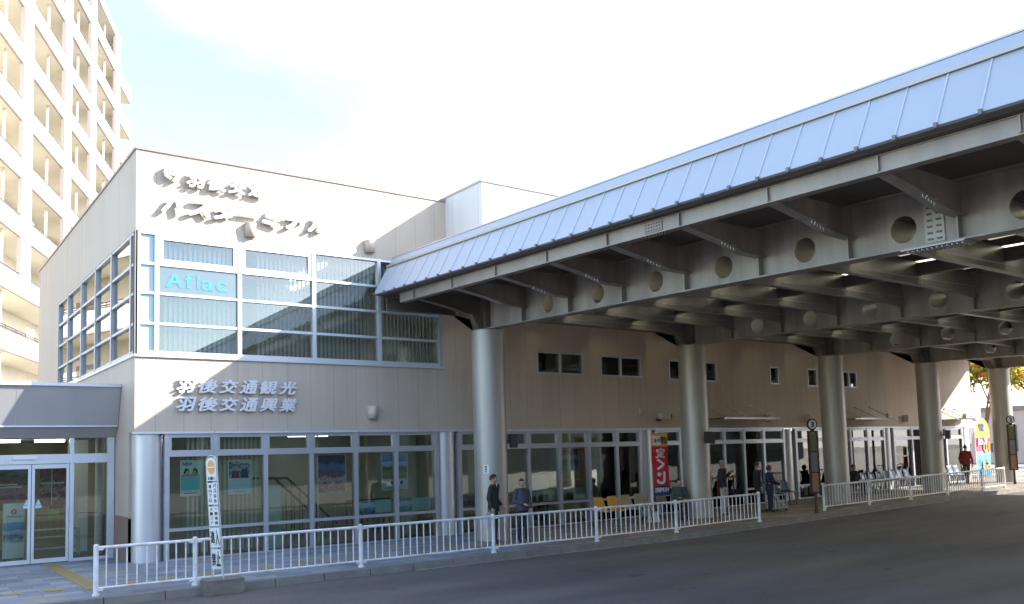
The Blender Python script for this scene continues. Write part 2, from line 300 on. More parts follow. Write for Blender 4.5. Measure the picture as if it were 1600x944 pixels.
# ---- text
def text_bm(s, off=0.0, ext=.02, shear=0.0):
    cu = bpy.data.curves.new('t', 'FONT'); cu.body = s; cu.size = 1; cu.extrude = ext; cu.offset = off; cu.shear = shear; cu.resolution_u = 3
    o = bpy.data.objects.new('t', cu); COL.objects.link(o); dg = bpy.context.evaluated_depsgraph_get(); dg.update()
    me = bpy.data.meshes.new_from_object(o.evaluated_get(dg)); bpy.data.objects.remove(o); bpy.data.curves.remove(cu)
    bm = nb(); bm.from_mesh(me); bpy.data.meshes.remove(me); return bm
def put_text(s, x0, x1, z0, z1, y, d, off=0, shear=0, mirror=False, fn=None):
    """letter mesh filling the rectangle x0..x1, z0..z1, front face at y-d, back at y; off > 0 thickens the strokes"""
    bm = text_bm(s, 0, .05, shear)
    if not bm.verts: return bm
    if off:
        base = list(bm.faces)
        for k in range(1, 7):
            a = math.pi*2*k/6+.3
            g = bmesh.ops.duplicate(bm, geom=base)
            for v in [q for q in g['geom'] if isinstance(q, bmesh.types.BMVert)]:
                v.co.x += off*math.cos(a); v.co.y += off*math.sin(a); v.co.z *= 1-.03*k
    xs = [v.co.x for v in bm.verts]; ys = [v.co.y for v in bm.verts]; a, b, c, e = min(xs), max(xs), min(ys), max(ys)
    for v in bm.verts:
        u = (v.co.x-a)/max(1e-6, b-a); t = (v.co.y-c)/max(1e-6, e-c)
        if mirror: u = 1-u
        p = Vector((x0+(x1-x0)*u, y-(d*(v.co.z/.05) if v.co.z > 0 else 0), z0+(z1-z0)*t))
        v.co = fn(p) if fn else p
    return bm

# ================================================================ GROUND
def sheet(xs, yfun0, yfun1, zoff):
    bm = nb(); prev = None
    for x in xs:
        a = bm.verts.new((x, yfun0(x), gz(x)+zoff)); b = bm.verts.new((x, yfun1(x), gz(x)+zoff))
        if prev: bm.faces.new((prev[0], a, b, prev[1]))
        prev = (a, b)
    return bm
def kerb_y(x):
    if x < 12: return -4.33
    if x < 22: return -4.33+(x-12)*.038
    return -3.95
XS = [-600, -40, 0, 5, 11, 14, 17, 20, 24, 28, 32, 36, 40, 700]
struct('ground', sheet(XS, lambda x: -700, lambda x: 700, -.13), mat('far_ground', (.22, .20, .18), .9, var=.15, vscale=.2))
struct('road', sheet(XS, lambda x: -90, lambda x: kerb_y(x)-.12, -.12), ASPH)
PX = [-40, -2, 0, 5, 11, 12, 14, 17, 20, 22, 24, 28, 32, 36, 40, 60]
struct('sidewalk', sheet(PX, lambda x: kerb_y(x), lambda x: 12, 0), PAV)
bm = nb(); prev = None                                             # kerb with its joints
for i in range(0, 84):
    x0 = -14+i*.9; x1 = x0+.885
    v = []
    for x in (x0, x1):
        for (dy, dz) in ((-.15, -.125), (-.13, .004), (0, .006), (0, -.125)):
            v.append(bm.verts.new((x, kerb_y(x)+dy, gz(x)+dz)))
    for f in ((0,1,5,4), (1,2,6,5), (0,3,2,1), (4,5,6,7), (2,3,7,6)): bm.faces.new([v[k] for k in f])
struct('kerb', bm, KERB)
bm = nb()                                                          # worn pale line along the gutter
for i in range(30):
    x0 = 4+i*1.25; x1 = x0+1.25
    v = [bm.verts.new((x, kerb_y(x)+dy, gz(x)-.115)) for x, dy in ((x0, -.24), (x1, -.24), (x1, -.17), (x0, -.17))]; bm.faces.new(v)
struct('gutter_line', bm, mat('worn_road_paint', (.42, .40, .36), .8, var=.35, vscale=6, stain=(.12, .12, .11)))
def tact(name, x0, x1, y0, y1, rot=False):
    bm = nb(); n = max(1, round((x1-x0)/.3))
    v = [bm.verts.new((x, y, gz(x)+.005)) for x, y in ((x0, y0), (x1, y0), (x1, y1), (x0, y1))]; bm.faces.new(v)
    if rot:
        k = 0; xx = x0+.03
        while xx < x1-.03:
            box(bm, xx, xx+.025, y0+.02, y1-.02, .005, .012); xx += .062
    return struct(name, bm, TACT)
tact('tactile_path', -1.45, -1.15, -3.3, 1.6, True)
bm = nb(); xx = -8
while xx < 40:
    for q in range(1):
        v = [bm.verts.new((x, y, gz(x)+.006)) for x, y in ((xx, -3.0), (xx+.29, -3.0), (xx+.29, -2.71), (xx, -2.71))]; 
        if not (-1.5 < xx < -1.1): bm.faces.new(v)
    xx += .6 if xx < 7 else .3
struct('tactile_strip', bm, TACT)

# ================================================================ BUS TERMINAL BUILDING
B = thing('bus_terminal_building', (0, 0, 0), 'two storey beige panelled bus terminal building with a corner window band and silver pilasters', 'building')
def wall_holes(bm, fn, u0, u1, z0, z1, holes):
    us = sorted({u0, u1, *[h[0] for h in holes], *[h[1] for h in holes]}); zs = sorted({z0, z1, *[h[2] for h in holes], *[h[3] for h in holes]})
    for i in range(len(us)-1):
        j = 0
        while j < len(zs)-1:
            def hole(j): 
                cu = (us[i]+us[i+1])/2; cz = (zs[j]+zs[j+1])/2
                return any(h[0] < cu < h[1] and h[2] < cz < h[3] for h in holes)
            if hole(j): j += 1; continue
            k = j
            while k+1 < len(zs)-1 and not hole(k+1): k += 1
            fn(bm, us[i], us[i+1], zs[j], zs[k+1]); j = k+1
SW = [(10.55, 12.27, 4.25, 4.90), (12.92, 14.6, 4.25, 4.88), (15.8, 18.05, 4.21, 4.87), (20.82, 21.32, 4.21, 4.84), (22.99, 23.55, 4.18, 4.84), (25.14, 26.1, 4.19, 4.82)]
bm = nb()
wall_holes(bm, lambda b, a, c, d, e: box(b, a, c, 0, .22, d, e), .0, 34.9, 2.70, 8.70, [(.04, 7.48, 4.32, 6.96)]+SW)
box(bm, 34.9, 35.67, 0, .22, 3.0, 4.2)
box(bm, 34.68, 34.9, .22, 14, 0, 8.70); box(bm, 35.45, 35.67, .22, 6, 3.0, 4.2); box(bm, 34.9, 35.45, .22, 6, 4.0, 4.2)
obj('front_wall', bm, WALL, B)
bm = nb()
wall_holes(bm, lambda b, a, c, d, e: box(b, 0, .22, a, c, d, e), .22, 14.0, 0, 8.70, [(.22, 9.95, 4.32, 6.96), (.22, .5, 0, 2.7)])
box(bm, .22, 34.68, 13.8, 14.0, 0, 8.7)
obj('side_wall', bm, WALL, B)
bm = nb(); box(bm, .2, 34.7, .2, 13.8, 8.35, 8.5); obj('roof', bm, mat('roof_membrane', (.3, .3, .3), .8), B)
bm = nb(); box(bm, -.03, 7.66, -.03, .3, 8.70, 8.76); box(bm, -.03, .3, .3, 14.03, 8.70, 8.76); obj('coping', bm, COPE, B)
bm = nb(); box(bm, 7.66, 34.9, -1.73, 3.0, 7.0, 8.79)
obj('raised_wall', bm, WALLG, B)
bm = nb(); box(bm, 7.62, 34.95, -1.77, 3.04, 8.79, 8.84); obj('raised_wall_coping', bm, mat('pale_coping', (.5, .49, .48), .5), B)
bm = nb(); box(bm, -.04, 1.62, -.035, .1, 2.655, 2.70); box(bm, 1.63, 5.0, -.035, .1, 2.655, 2.70); box(bm, 5.01, 20.0, -.035, .1, 2.655, 2.70); box(bm, 20.01, 35.0, -.035, .1, 2.655, 2.70)
obj('drip_trim', bm, ALUW, B)
bm = nb(); box(bm, .0, .2, .5, 14, .0, .0001+.9); 
for v in bm.verts: v.co.x -= .012 if v.co.x < .1 else 0
box(bm, -.025, .0, .5, 1.75, .9, .93)
obj('tile_base', bm, BTILE, B)
# floors, ceilings and rooms behind the glass
bm = nb(); box(bm, .22, 34.6, .2, 13.8, 2.72, 4.28); obj('floor_slab', bm, ROOMC, B)
bm = nb(); box(bm, .22, 34.6, .23, 13.8, .0, .012); 
for v in bm.verts: v.co.z += gz(v.co.x)*.9
obj('shop_floor', bm, ROOMF, B)
bm = nb(); box(bm, .3, 34.6, 5.0, 5.1, 0, 2.72); box(bm, 7.55, 7.65, 1.6, 5, 0, 2.72); box(bm, 21.7, 21.8, 1.2, 5, 0, 2.72); box(bm, 14.7, 14.8, 2.6, 5, 0, 2.72); box(bm, .3, 7.6, 5, 5.1, 4.28, 8.35); box(bm, 7.6, 7.7, .25, 5, 4.28, 8.35); box(bm, 9.6, 30, 2.4, 2.5, 4.28, 6)
obj('inner_wall', bm, ROOMW, B)
bm = nb(); box(bm, .25, 7.6, .25, 5, 7.0, 7.05); obj('upper_ceiling', bm, ROOMC, B)
for x, y in ((1.6, 2.2), (4.2, 1.7), (4.6, 3.2), (9.5, 2), (11.6, 1.6), (17.5, 2), (24, 2), (30, 2)):
    bm = nb(); box(bm, x, x+1.1, y, y+.12, 2.66, 2.70); obj('room_lamp', bm, LAMPIN, B)
for x, y in ((4.7, 1.2), (4.7, 2.4), (5.2, 3.6)):
    bm = nb(); box(bm, x, x+.12, y, y+1.0, 6.93, 6.98); obj('room_lamp', bm, LAMPIN, B)

# upper corner band, front side: bays between mullions
def frame_rect(bm, u0, u1, z0, z1, w, fn, d0, d1, w2=None):
    w2 = w2 or w
    fn(bm, u0, u0+w, z0, z1, d0, d1); fn(bm, u1-w, u1, z0, z1, d0, d1); fn(bm, u0+w, u1-w, z0, z0+w2, d0, d1); fn(bm, u0+w, u1-w, z1-w2, z1, d0, d1)
FX = lambda b, a, c, d, e, y0, y1: box(b, a, c, y0, y1, d, e)
FY = lambda b, a, c, d, e, x0, x1: box(b, x0, x1, a, c, d, e)
ZR = (4.32, 4.99, 5.64, 6.27, 6.96)
MU = (.05, .43, 2.20, 3.97, 5.69, 7.44)
def slats(bm, a0, a1, z0, z1, d, fn, pitch=.105, wd=.06, ang=.035):
    x = a0
    while x < a1:
        q = ang*random.uniform(.6, 1.3)
        fn(bm, x, x+wd, z0, z1, d+q*.2, d+q*.2+.004); x += pitch
def bay(side, a, b, k):
    fn = FX if side == 'x' else FY
    f = nb()
    fn(f, a-.045, a+.045, ZR[0], ZR[-1], .0, .13)
    fn(f, a+.045, b-.045, ZR[0]-.0, ZR[0]+.09, .01, .12); fn(f, a+.045, b-.045, ZR[-1]-.06, ZR[-1], .01, .12)
    for z in ZR[1:-1]: fn(f, a+.045, b-.045, z-.03, z+.03, .015, .115)
    if k in (1, 2) and side == 'x': frame_rect(f, a+.045, b-.045, ZR[3]+.03, ZR[4]-.06, .09, FX, .02, .11)
    wdw = obj('window', f, ALUW if side == 'x' else ALU, B)
    g = nb(); fn(g, a+.045, b-.045, ZR[0]+.05, ZR[-1]-.05, .07, .078)
    if k == 0 and side == 'x': obj('spandrel_panel', g, TEAL, wdw)
    else:
        obj('pane', g, GLU if side == 'x' else GLS, wdw)
        if side == 'x' and k > 0:
            s = nb(); slats(s, a+(.22 if k == 1 else .5 if k == 2 else .06), b-.05, ZR[0]+.05, ZR[-1]-.04, .30, FX); obj('blind', s, BLIND, wdw)
        if side == 'y' and k in (0, 1, 3):
            s = nb(); slats(s, a+.5, b-.3 if k != 1 else a+1.0, ZR[0]+.4, ZR[-1]-.04, .5, FY, .12); obj('blind', s, BLIND, wdw)
for k in range(5): bay('x', MU[k], MU[k+1], k)
f = nb(); box(f, 7.395, 7.48, 0, .13, 4.32, 6.96); obj('end_mullion', f, ALU, B)
MY = (.15, .50, 2.44, 4.30, 6.20, 8.25, 9.92)
for k in range(6): bay('y', MY[k], MY[k+1], k)
f = nb(); box(f, 0, .13, 9.88, 9.95, 4.32, 6.96); box(f, 0, .13, 0.13, .15, 4.32, 6.96); obj('end_mullion', f, ALU, B)
f = nb(); box(f, -.02, 7.5, -.045, .01, 4.27, 4.318); box(f, -.045, -.002, -.02, 10, 4.27, 4.318); obj('window_sill', f, ALUW, B)
# small upper windows
for i, (a, b, z0, z1) in enumerate(SW):
    f = nb(); frame_rect(f, a, b, z0, z1, .05, FX, -.02, .12)
    if b-a > .8: box(f, (a+b)/2-.04, (a+b)/2+.04, .0, .1, z0+.05, z1-.05)
    wdw = obj('small_window', f, ALU, B); g = nb(); box(g, a+.05, b-.05, .05, .058, z0+.05, z1-.05); obj('pane', g, GLD, wdw)
    if i in (0, 1, 5):
        s = nb(); slats(s, (a+b)/2, b-.06, z0, z1, .2, FX, .08, .06); obj('blind', s, BLINDD, wdw)
# silver pilasters
for i, cx in enumerate((.32, 7.60, 14.80, 21.80, 28.15, 34.25)):
    f = nb(); z0 = gz(cx)-.1
    joints = [z0, .91, 1.78, 2.655]
    for a, b in zip(joints, joints[1:]): tube(f, (cx, .30, a+.006), (cx, .30, b-.006), .30, seg=40)
    tube(f, (cx, .30, z0), (cx, .30, 2.65), .29, seg=32)
    obj('pilaster', f, SILVER, B)
# ground floor glazing
def gbay(a, b, slat=None, g=GL, door=False, yy=.0):
    f = nb(); zb = gz((a+b)/2)-.02
    w_ = .05
    box(f, a-w_, a+w_, yy, yy+.14, zb, 2.66)
    box(f, a+w_, b-w_, yy+.01, yy+.13, 2.62, 2.66); box(f, a+w_, b-w_, yy+.005, yy+.135, 2.17, 2.26); 
    frame_rect(f, a+w_, b-w_, 2.26, 2.62, .045, FX, yy+.02, yy+.12)
    if not door: box(f, a+w_, b-w_, yy+.01, yy+.13, .60, .665)
    box(f, a+w_, b-w_, yy+.01, yy+.13, zb, zb+.05)
    wdw = obj('door' if door else 'shop_window', f, ALU, B)
    p = nb(); box(p, a+w_, b-w_, yy+.07, yy+.078, zb+.04, 2.64); obj('pane', p, g, wdw)
    if slat:
        s = nb(); slats(s, a+w_+slat[0], min(b-w_, a+slat[1]), .1, 2.6, yy+slat[2], FX, .10, .05); obj('blind', s, BLINDD, wdw)
G1 = (.65, 1.66, 2.78, 3.87, 5.0, 6.09, 7.25)
sl = {0: (.42, 1.1, .24), 1: (0, 1.1, .24), 3: (.0, .25, .3)}
for k in range(6): gbay(G1[k], G1[k+1], sl.get(k))
G2 = (7.95, 9.1, 10.2, 11.3, 12.4, 13.5, 14.45)
for k in range(6): gbay(G2[k], G2[k+1])
G3 = (15.15, 16.2, 17.3, 18.3, 19.3, 20.35, 21.45)
for k in range(6): gbay(G3[k], G3[k+1], door=k in (2, 3), slat=(.5, 1, .5) if k == 3 else None)
G4 = (22.15, 23.3, 24.4, 25.5, 26.65, 27.8)
for k in range(5): gbay(G4[k], G4[k+1], g=GLU)
G5 = (28.5, 29.85, 31.2, 32.55, 33.9)
for k in range(4): gbay(G5[k], G5[k+1], g=GLU)
for x in (7.25, 14.45, 21.45, 27.8, 33.9):
    bm = nb(); box(bm, x-.05, x+.05, 0, .14, gz(x), 2.66); obj('end_mullion', bm, ALU, B)

# ---- entrance porch (attached, part-built to the west)
P = thing('entrance_porch', (-4, 1.8, 0), 'low entrance porch with slanted grey metal fascia and white framed sliding glass doors', 'porch')
bm = nb(); prism(bm, [(1.50, 2.90), (1.22, 3.72), (1.6, 3.72), (1.8, 2.90)], 'x', -12, -.01); obj('fascia', bm, PGREY, P)
bm = nb(); prism(bm, [(1.80, 2.645), (1.56, 2.895), (1.9, 2.895), (1.95, 2.645)], 'x', -12, -.01); obj('lower_fascia', bm, PGREY, P)
for x in (-.93, -2.0, -3.1, -4.2, -5.3, -6.4):
    bm = nb(); prism(bm, [(1.497, 2.9), (1.217, 3.72), (1.23, 3.72), (1.51, 2.9)], 'x', x, x+.012); obj('fascia_joint', bm, ALU, P)
bm = nb(); box(bm, -12, .01-.02, 1.17, 7, 3.722, 3.79); obj('roof_coping', bm, ALUW, P)
bm = nb(); prism(bm, [(1.475, 2.872), (1.475, 2.902), (1.56, 2.902), (1.56, 2.872)], 'x', -12, -.02); obj('trim', bm, ALUW, P)
bm = nb(); box(bm, -12, -.02, 2.0, 7, 2.66, 2.70); obj('soffit', bm, ROOMC, P)
bm = nb()
for a, b in ((-.91, -.83), (-.16, -.02), (-2.62, -2.5), (-4.4, -4.3)): box(bm, a, b, 1.78, 1.90, 0, 2.645)
box(bm, -12, -.16, 1.77, 1.91, 2.10, 2.30); box(bm, -.83, -.16, 1.80, 1.88, 0, .06); box(bm, -12, -2.62, 1.8, 1.88, 0, .06)
obj('door_frame', bm, ALUW, P)
bm = nb(); box(bm, -2.0, -1.55, 1.735, 1.768, 2.2, 2.27); obj('door_sensor', bm, WHITE, P)
bm = nb(); box(bm, -12, -.14, 1.84, 1.848, 2.30, 2.645); box(bm, -.83, -.14, 1.84, 1.848, .06, 2.1); box(bm, -12, -2.62, 1.84, 1.848, .06, 2.1); obj('pane', bm, GL, P)
for a, b in ((-1.63, -.92), (-2.49, -1.645)):
    f = nb(); frame_rect(f, a, b, .015, 2.09, .055, FX, 1.79, 1.83, .09); d = obj('sliding_door', f, ALUW, P)
    g = nb(); box(g, a+.05, b-.05, 1.808, 1.814, .1, 2.0); obj('pane', g, GL, d)
    for q in (-1.72, -1.5):
        if a < q < b:
            h = nb(); prism(h, [(q-.05, 1.24), (q+.05, 1.24), (q, 1.36)], 'y', 1.80, 1.804); box(h, q-.06, q+.06, 1.80, 1.804, 1.17, 1.23); obj('door_sticker', h, mat('pale_blue_sticker', (.45, .62, .72), .5), d)
bm = nb(); box(bm, -12, -.02, 1.9, 7, .0, .008); obj('porch_floor', bm, ROOMF, P)
bm = nb(); box(bm, -12, -.25, 6.0, 6.1, 0, 2.66); obj('back_wall', bm, mat('ochre_room_wall', (.42, .36, .2), .8, var=.2, vscale=1.2), P)
bm = nb(); box(bm, -.62, -.18, 3.9, 3.95, 0, 2.66); obj('inner_panel', bm, WHITE, P)
bm = nb(); tube(bm, (-.12, 2.9, 0), (-.12, 2.9, 2.66), .09, seg=20); obj('inner_column', bm, WHITE, P)
bm = nb()
for x in (-3.2, -2.3, -1.4): box(bm, x, x+.6, 3.2, 3.32, 2.60, 2.655)
obj('porch_lamp', bm, LAMPIN, P)
# ================================================================ LETTERING ON THE WALL
def wall_sign(chars, x0, x1, z0, z1, name, label, shear, off, logo=None, gap=.06, sizes=None, depth=.07, stand=.075):
    t = thing('wall_sign', ((x0+x1)/2, -stand, z0), label, 'sign', 'raised white lettering on the front wall')
    n = len(chars); cw = (x1-x0)/n
    for i, ch in enumerate(chars):
        a = x0+cw*i+cw*gap/2; b = x0+cw*(i+1)-cw*gap/2; c, e = z0, z1
        if ch == 'ー': c, e = z0+(z1-z0)*.42, z0+(z1-z0)*.62
        bmx = put_text(ch, a, b, c, e, -stand+.01, depth, off, shear)
        obj('letter', bmx, LETTER, t)
    if logo:
        f = nb(); cx, cz, r = logo
        def cx_at(z): return math.sqrt(max(0, r*r-(z-cz)**2))         # round emblem cut into slanted stripes
        for k in range(4):
            za = cz+r*(.95-.40*k); zb_ = za-r*.27
            prism(f, [(cx-cx_at(za), za), (cx+cx_at(za)*(.95-.35*k), za-.02*k), (cx+cx_at(zb_)*(.85-.40*k), zb_-.02*k), (cx-cx_at(zb_), zb_)], 'y', -stand-.06, -stand+.01)
        prism(f, [(cx-r*.15, cz-r*.98), (cx+r*.40, cz-r*.2), (cx+r*.72, cz+r*.6), (cx+r*.98, cz+r*.1), (cx+r*.8, cz-r*.55), (cx+r*.35, cz-r*.92)], 'y', -stand-.06, -stand+.01)
        obj('emblem', f, LETTER, t)
    for i in range(n):
        for zz in (z0+.1, z1-.12):
            s = nb(); tube(s, (x0+cw*(i+.5), -stand+.012, zz), (x0+cw*(i+.5), .0, zz), .008, seg=5); obj('standoff', s, ALU, t)
    return t
wall_sign('羽後交通', .99, 2.80, 8.02, 8.35, 'a', 'row of four white raised characters after a round emblem, uppermost on the sunlit wall', .22, .042, logo=(.72, 8.27, .19))
wall_sign('バスターミナル', .46, 4.30, 7.38, 7.76, 'b', 'widest row of white raised characters, under the emblem and above the window band', .22, .055)
wall_sign('羽後交通観光', .80, 3.50, 3.52, 3.83, 'c', 'row of six white raised characters below the upper window band, crossed by the shadow edge', .25, .034, depth=.05, stand=.05)
wall_sign('羽後交通興業', .80, 3.50, 3.13, 3.44, 'd', 'lowest row of six white raised characters on the shaded wall above the shop windows', .25, .034, depth=.05, stand=.05)
# window sign in the upper band
ws = thing('window_sign', (1.3, .06, 5.66), 'white film with pale blue lettering behind the second row of the corner window', 'sign')
bm = nb(); box(bm, .49, 2.14, .10, .106, 5.68, 6.24); obj('film', bm, mat('white_film', (.90, .92, .92), .4), ws)
for ch, a, b, z0, z1 in (('A', .62, .98, 5.80, 6.13), ('f', 1.02, 1.20, 5.80, 6.15), ('l', 1.27, 1.31, 5.80, 6.12), ('a', 1.37, 1.64, 5.795, 6.03), ('c', 1.68, 1.93, 5.795, 6.03)):
    obj('letter', put_text(ch, a, b, z0, z1, .066, .006, .018), mat('sky_blue_print', (.07, .30, .62), .4), ws)

# wall lamps (half round up-lights)
def wall_lamp(x, z, w, label, small=False):
    t = thing('wall_lamp', (x, 0, z), label, 'lamp', 'half round lamps on the front wall')
    f = nb(); n = 10; top = []; bot = []
    for i in range(n+1):
        a = math.pi*i/n; top.append((x-math.cos(a)*w/2, -math.sin(a)*w*.78)); bot.append((x-math.cos(a)*w/2*.9, -math.sin(a)*w*.62))
    A = [f.verts.new((p[0], p[1]-.001, z+.3)) for p in top]; Bv = [f.verts.new((p[0], p[1]-.001, z)) for p in bot]
    for i in range(n): q = f.faces.new((A[i], A[i+1], Bv[i+1], Bv[i])); q.smooth = True
    f.faces.new(Bv); f.faces.new(A); f.faces.new((A[0], Bv[0], Bv[-1], A[-1]))
    obj('shade', f, mat('lamp_beige_paint', (.60, .50, .41), .5), t)
    g = nb(); box(g, x-w*.6, x+w*.6, -.012, -.001, z-.03, z+.33) if small else box(g, x-w*.3, x+w*.3, -.03, -.001, z-.04, z-.002)
    obj('back_plate', g, mat('lamp_plate', (.5, .43, .36), .5), t)
wall_lamp(2.43, 7.10, .26, 'half round beige lamp on the sunlit wall under the lettering')
wall_lamp(5.42, 7.08, .28, 'half round beige lamp on the wall where the shadow begins, right of the lettering')
wall_lamp(5.43, 2.98, .27, 'half round beige lamp low on the shaded wall right of the lower lettering')

# speakers / small fittings under the canopy on the wall
def fitting(kind, x, z, label):
    if kind == 'cctv':
        t = thing('security_camera', (x, 0, z), label, 'camera', 'cameras on the front wall')
        f = nb(); box(f, x-.05, x+.05, -.14, -.001, z-.06, z+.02); tube(f, (x, -.14, z-.03), (x, -.22, z+.02), .02); obj('bracket', f, DARK, t)
        f = nb(); box(f, x-.1, x+.28, -.32, -.16, z+.0, z+.17); obj('housing', f, mat('cream_plastic', (.5, .48, .36), .5), t)
        f = nb(); tube(f, (x+.28, -.24, z+.085), (x+.36, -.24, z+.08), .08, seg=14); obj('lens_hood', f, DARK, t)
    elif kind == 'box':
        t = thing('wall_speaker', (x, 0, z), label, 'speaker', 'speakers on the front wall')
        f = nb(); prism(f, [(x-.14, z-.1), (x+.14, z-.1), (x+.12, z+.18), (x-.12, z+.18)], 'y', -.26, -.04); obj('cabinet', f, mat('cream_metal', (.5, .47, .40), .5), t)
        f = nb(); box(f, x-.05, x+.05, -.04, -.001, z-.02, z+.1); obj('bracket', f, ALU, t)
    else:
        t = thing('wall_vent', (x, 0, z), label, 'vent', 'round vents on the front wall')
        f = nb(); sphere(f, (x, -.001, z), (.08, .07, .12)); obj('hood', f, mat('vent_cream', (.48, .42, .34), .5), t)
fitting('vent', 14.5, 3.2, 'small oval cream vent on the wall left of the first camera')
fitting('cctv', 15.2, 2.98, 'cream security camera on the wall just left of the second round column')
fitting('box', 20.6, 3.0, 'boxy cream speaker on the wall right of the first glass awning')
fitting('box', 22.8, 2.98, 'boxy cream speaker on the wall left of the third round column')
fitting('vent', 28.1, 3.12, 'small oval cream vent on the wall between second awning and fourth column')
fitting('box', 29.3, 2.98, 'boxy cream speaker on the wall just left of the fourth round column')
fitting('cctv', 33.8, 3.05, 'security camera at the far right end of the wall above the last awning')
# glass awnings with tie rods
AWN = None
for x0, x1, lab in ((17.2, 20.0, 'thin glass awning with three tie rods over the door by the second column'), (24.7, 27.2, 'thin glass awning with tie rods between third and fourth column'), (31.5, 33.7, 'thin glass awning with tie rods right of the fourth column')):
    t = thing('glass_awning', (x0, 0, 2.95), lab, 'awning', 'glass awnings over the doors')
    f = nb(); box(f, x0, x1, -.95, -.01, 2.96, 2.98); obj('glass_plate', f, GLD, t)
    f = nb(); box(f, x0, x1, -.97, -.95, 2.94, 3.0); obj('edge_trim', f, ALUW, t)
    for k in range(3):
        xx = x0+.25+(x1-x0-.5)*k/2; f = nb(); tube(f, (xx, -.85, 2.99), (xx-.1, -.01, 3.45), .012, seg=6); sphere(f, (xx-.1, -.02, 3.45), .035, 8, 6); obj('tie_rod', f, ALU, t)

# ================================================================ BUS CANOPY
K = thing('bus_canopy', (7.67, -1.8, 0), 'large steel bus canopy on round columns with holed girders and pale blue roof edge panels', 'canopy')
KO = Vector((7.67, -1.8, 0)); SL = .0285
def cob(name, bm, m, parent=K):                                     # canopy piece: laid out level, then given the roof's fall
    for v in bm.verts: v.co.z += SL*(v.co.y+1.8)
    return obj(name, bm, m, parent)
GX = [7.67, 14.90, 21.75, 27.95, 33.70]
ST = [-1.72-1.655*k for k in range(13)]                             # stations
YE = -22.6; YN = -.35
def web(bm, x, y0, y1, z0, z1, holes, r, t=.012):
    edges = [y1]; hs = sorted(holes, reverse=True)
    cuts = [y1]+[(hs[i]+hs[i+1])/2 for i in range(len(hs)-1)]+[y0]
    if not hs: box(bm, x-t, x+t, y0, y1, z0, z1); return
    for i, h in enumerate(hs):
        a, b = cuts[i+1], cuts[i]; zc = 5.39
        angs = sorted({*[2*math.pi*k/28 for k in range(28)], *[math.atan2(z-zc, y-h) % (2*math.pi) for y in (a, b) for z in (z0, z1)]})
        rings = {}
        for s in (-t, t):
            inn = [bm.verts.new((x+s, h+r*math.cos(q), zc+r*math.sin(q))) for q in angs]; outv = []
            for q in angs:
                c, sn = math.cos(q), math.sin(q); ts = []
                if abs(c) > 1e-9: ts.append(((b if c > 0 else a)-h)/c)
                if abs(sn) > 1e-9: ts.append(((z1 if sn > 0 else z0)-zc)/sn)
                k = min(ts); outv.append(bm.verts.new((x+s, h+k*c, zc+k*sn)))
            n = len(angs)
            for j in range(n):
                bm.faces.new((inn[j], inn[(j+1) % n], outv[(j+1) % n], outv[j]))
            rings[s] = inn
        n = len(angs)
        for j in range(n): bm.faces.new((rings[-t][j], rings[-t][(j+1) % n], rings[t][(j+1) % n], rings[t][j]))
holes = [-4.2-1.655*k for k in range(11)]
for gi, gx in enumerate(GX):
    f = nb(); web(f, gx, YE, -1.95, 5.085, 5.88, holes, .2)
    box(f, gx-.15, gx+.15, YE, -1.35, 5.06, 5.085); box(f, gx-.15, gx+.15, YE, YN, 5.88, 5.905)
    prism(f, [(-1.95, 5.085), (-1.35, 5.085), (-1.2, 5.42), (YN, 5.60), (YN, 5.88), (-1.95, 5.88)], 'x', gx-.012, gx+.012)
    prism(f, [(-1.35, 5.06), (-1.33, 5.085), (-1.18, 5.42), (YN, 5.60), (YN, 5.58), (-1.2, 5.395)], 'x', gx-.1, gx+.1)
    g = cob('girder', f, STEEL)
    for s in ST[1:]:
        for x0, x1 in ((gx-.13, gx-.013), (gx+.013, gx+.13)):
            f = nb(); box(f, x0, x1, s-.01, s+.01, 5.086, 5.87); cob('stiffener', f, STEEL, g)
    # post on the column
    f = nb(); box(f, gx-.15, gx+.15, -1.97, -1.95, 5.05, 5.88); box(f, gx-.15, gx+.15, -1.63, -1.61, 5.05, 5.88); box(f, gx-.24, gx+.24, -2.04, -1.56, 5.035, 5.058)
    box(f, gx-.16, gx-.14, -1.95, -1.63, 5.06, 5.88); box(f, gx+.14, gx+.16, -1.95, -1.63, 5.06, 5.88)
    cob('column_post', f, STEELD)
def plate(gx, y0, y1, z0, z1, side=-1, rows=8, cols=(.2, .34, .66, .8)):
    f = nb(); box(f, min(gx+side*.013, gx+side*.03), max(gx+side*.013, gx+side*.03), y0, y1, z0, z1)
    p = cob('splice_plate', f, mat('galvanised_plate', (.42, .41, .38), .5, .4, var=.1, vscale=6))
    f = nb()
    for r_ in range(rows):
        zz = z0+(z1-z0)*(r_+.5)/rows
        for c_ in cols:
            yy = y0+(y1-y0)*c_; tube(f, (gx+side*.03, yy, zz), (gx+side*.048, yy, zz), .017, seg=6)
    cob('bolt', f, STEELD, p)
plate(7.67, -13.08, -12.80, 5.12, 5.84)
plate(14.9, -13.08, -12.80, 5.12, 5.84)
f = nb(); box(f, 7.5, 7.84, -13.4, -12.5, 5.04, 5.058); 
for k in range(12):
    for xx in (7.56, 7.62, 7.72, 7.78): tube(f, (xx, -13.35+k*.07, 5.04), (xx, -13.35+k*.07, 5.015), .016, seg=6)
cob('flange_splice', f, mat('pale_splice', (.42, .42, .42), .45, .5))
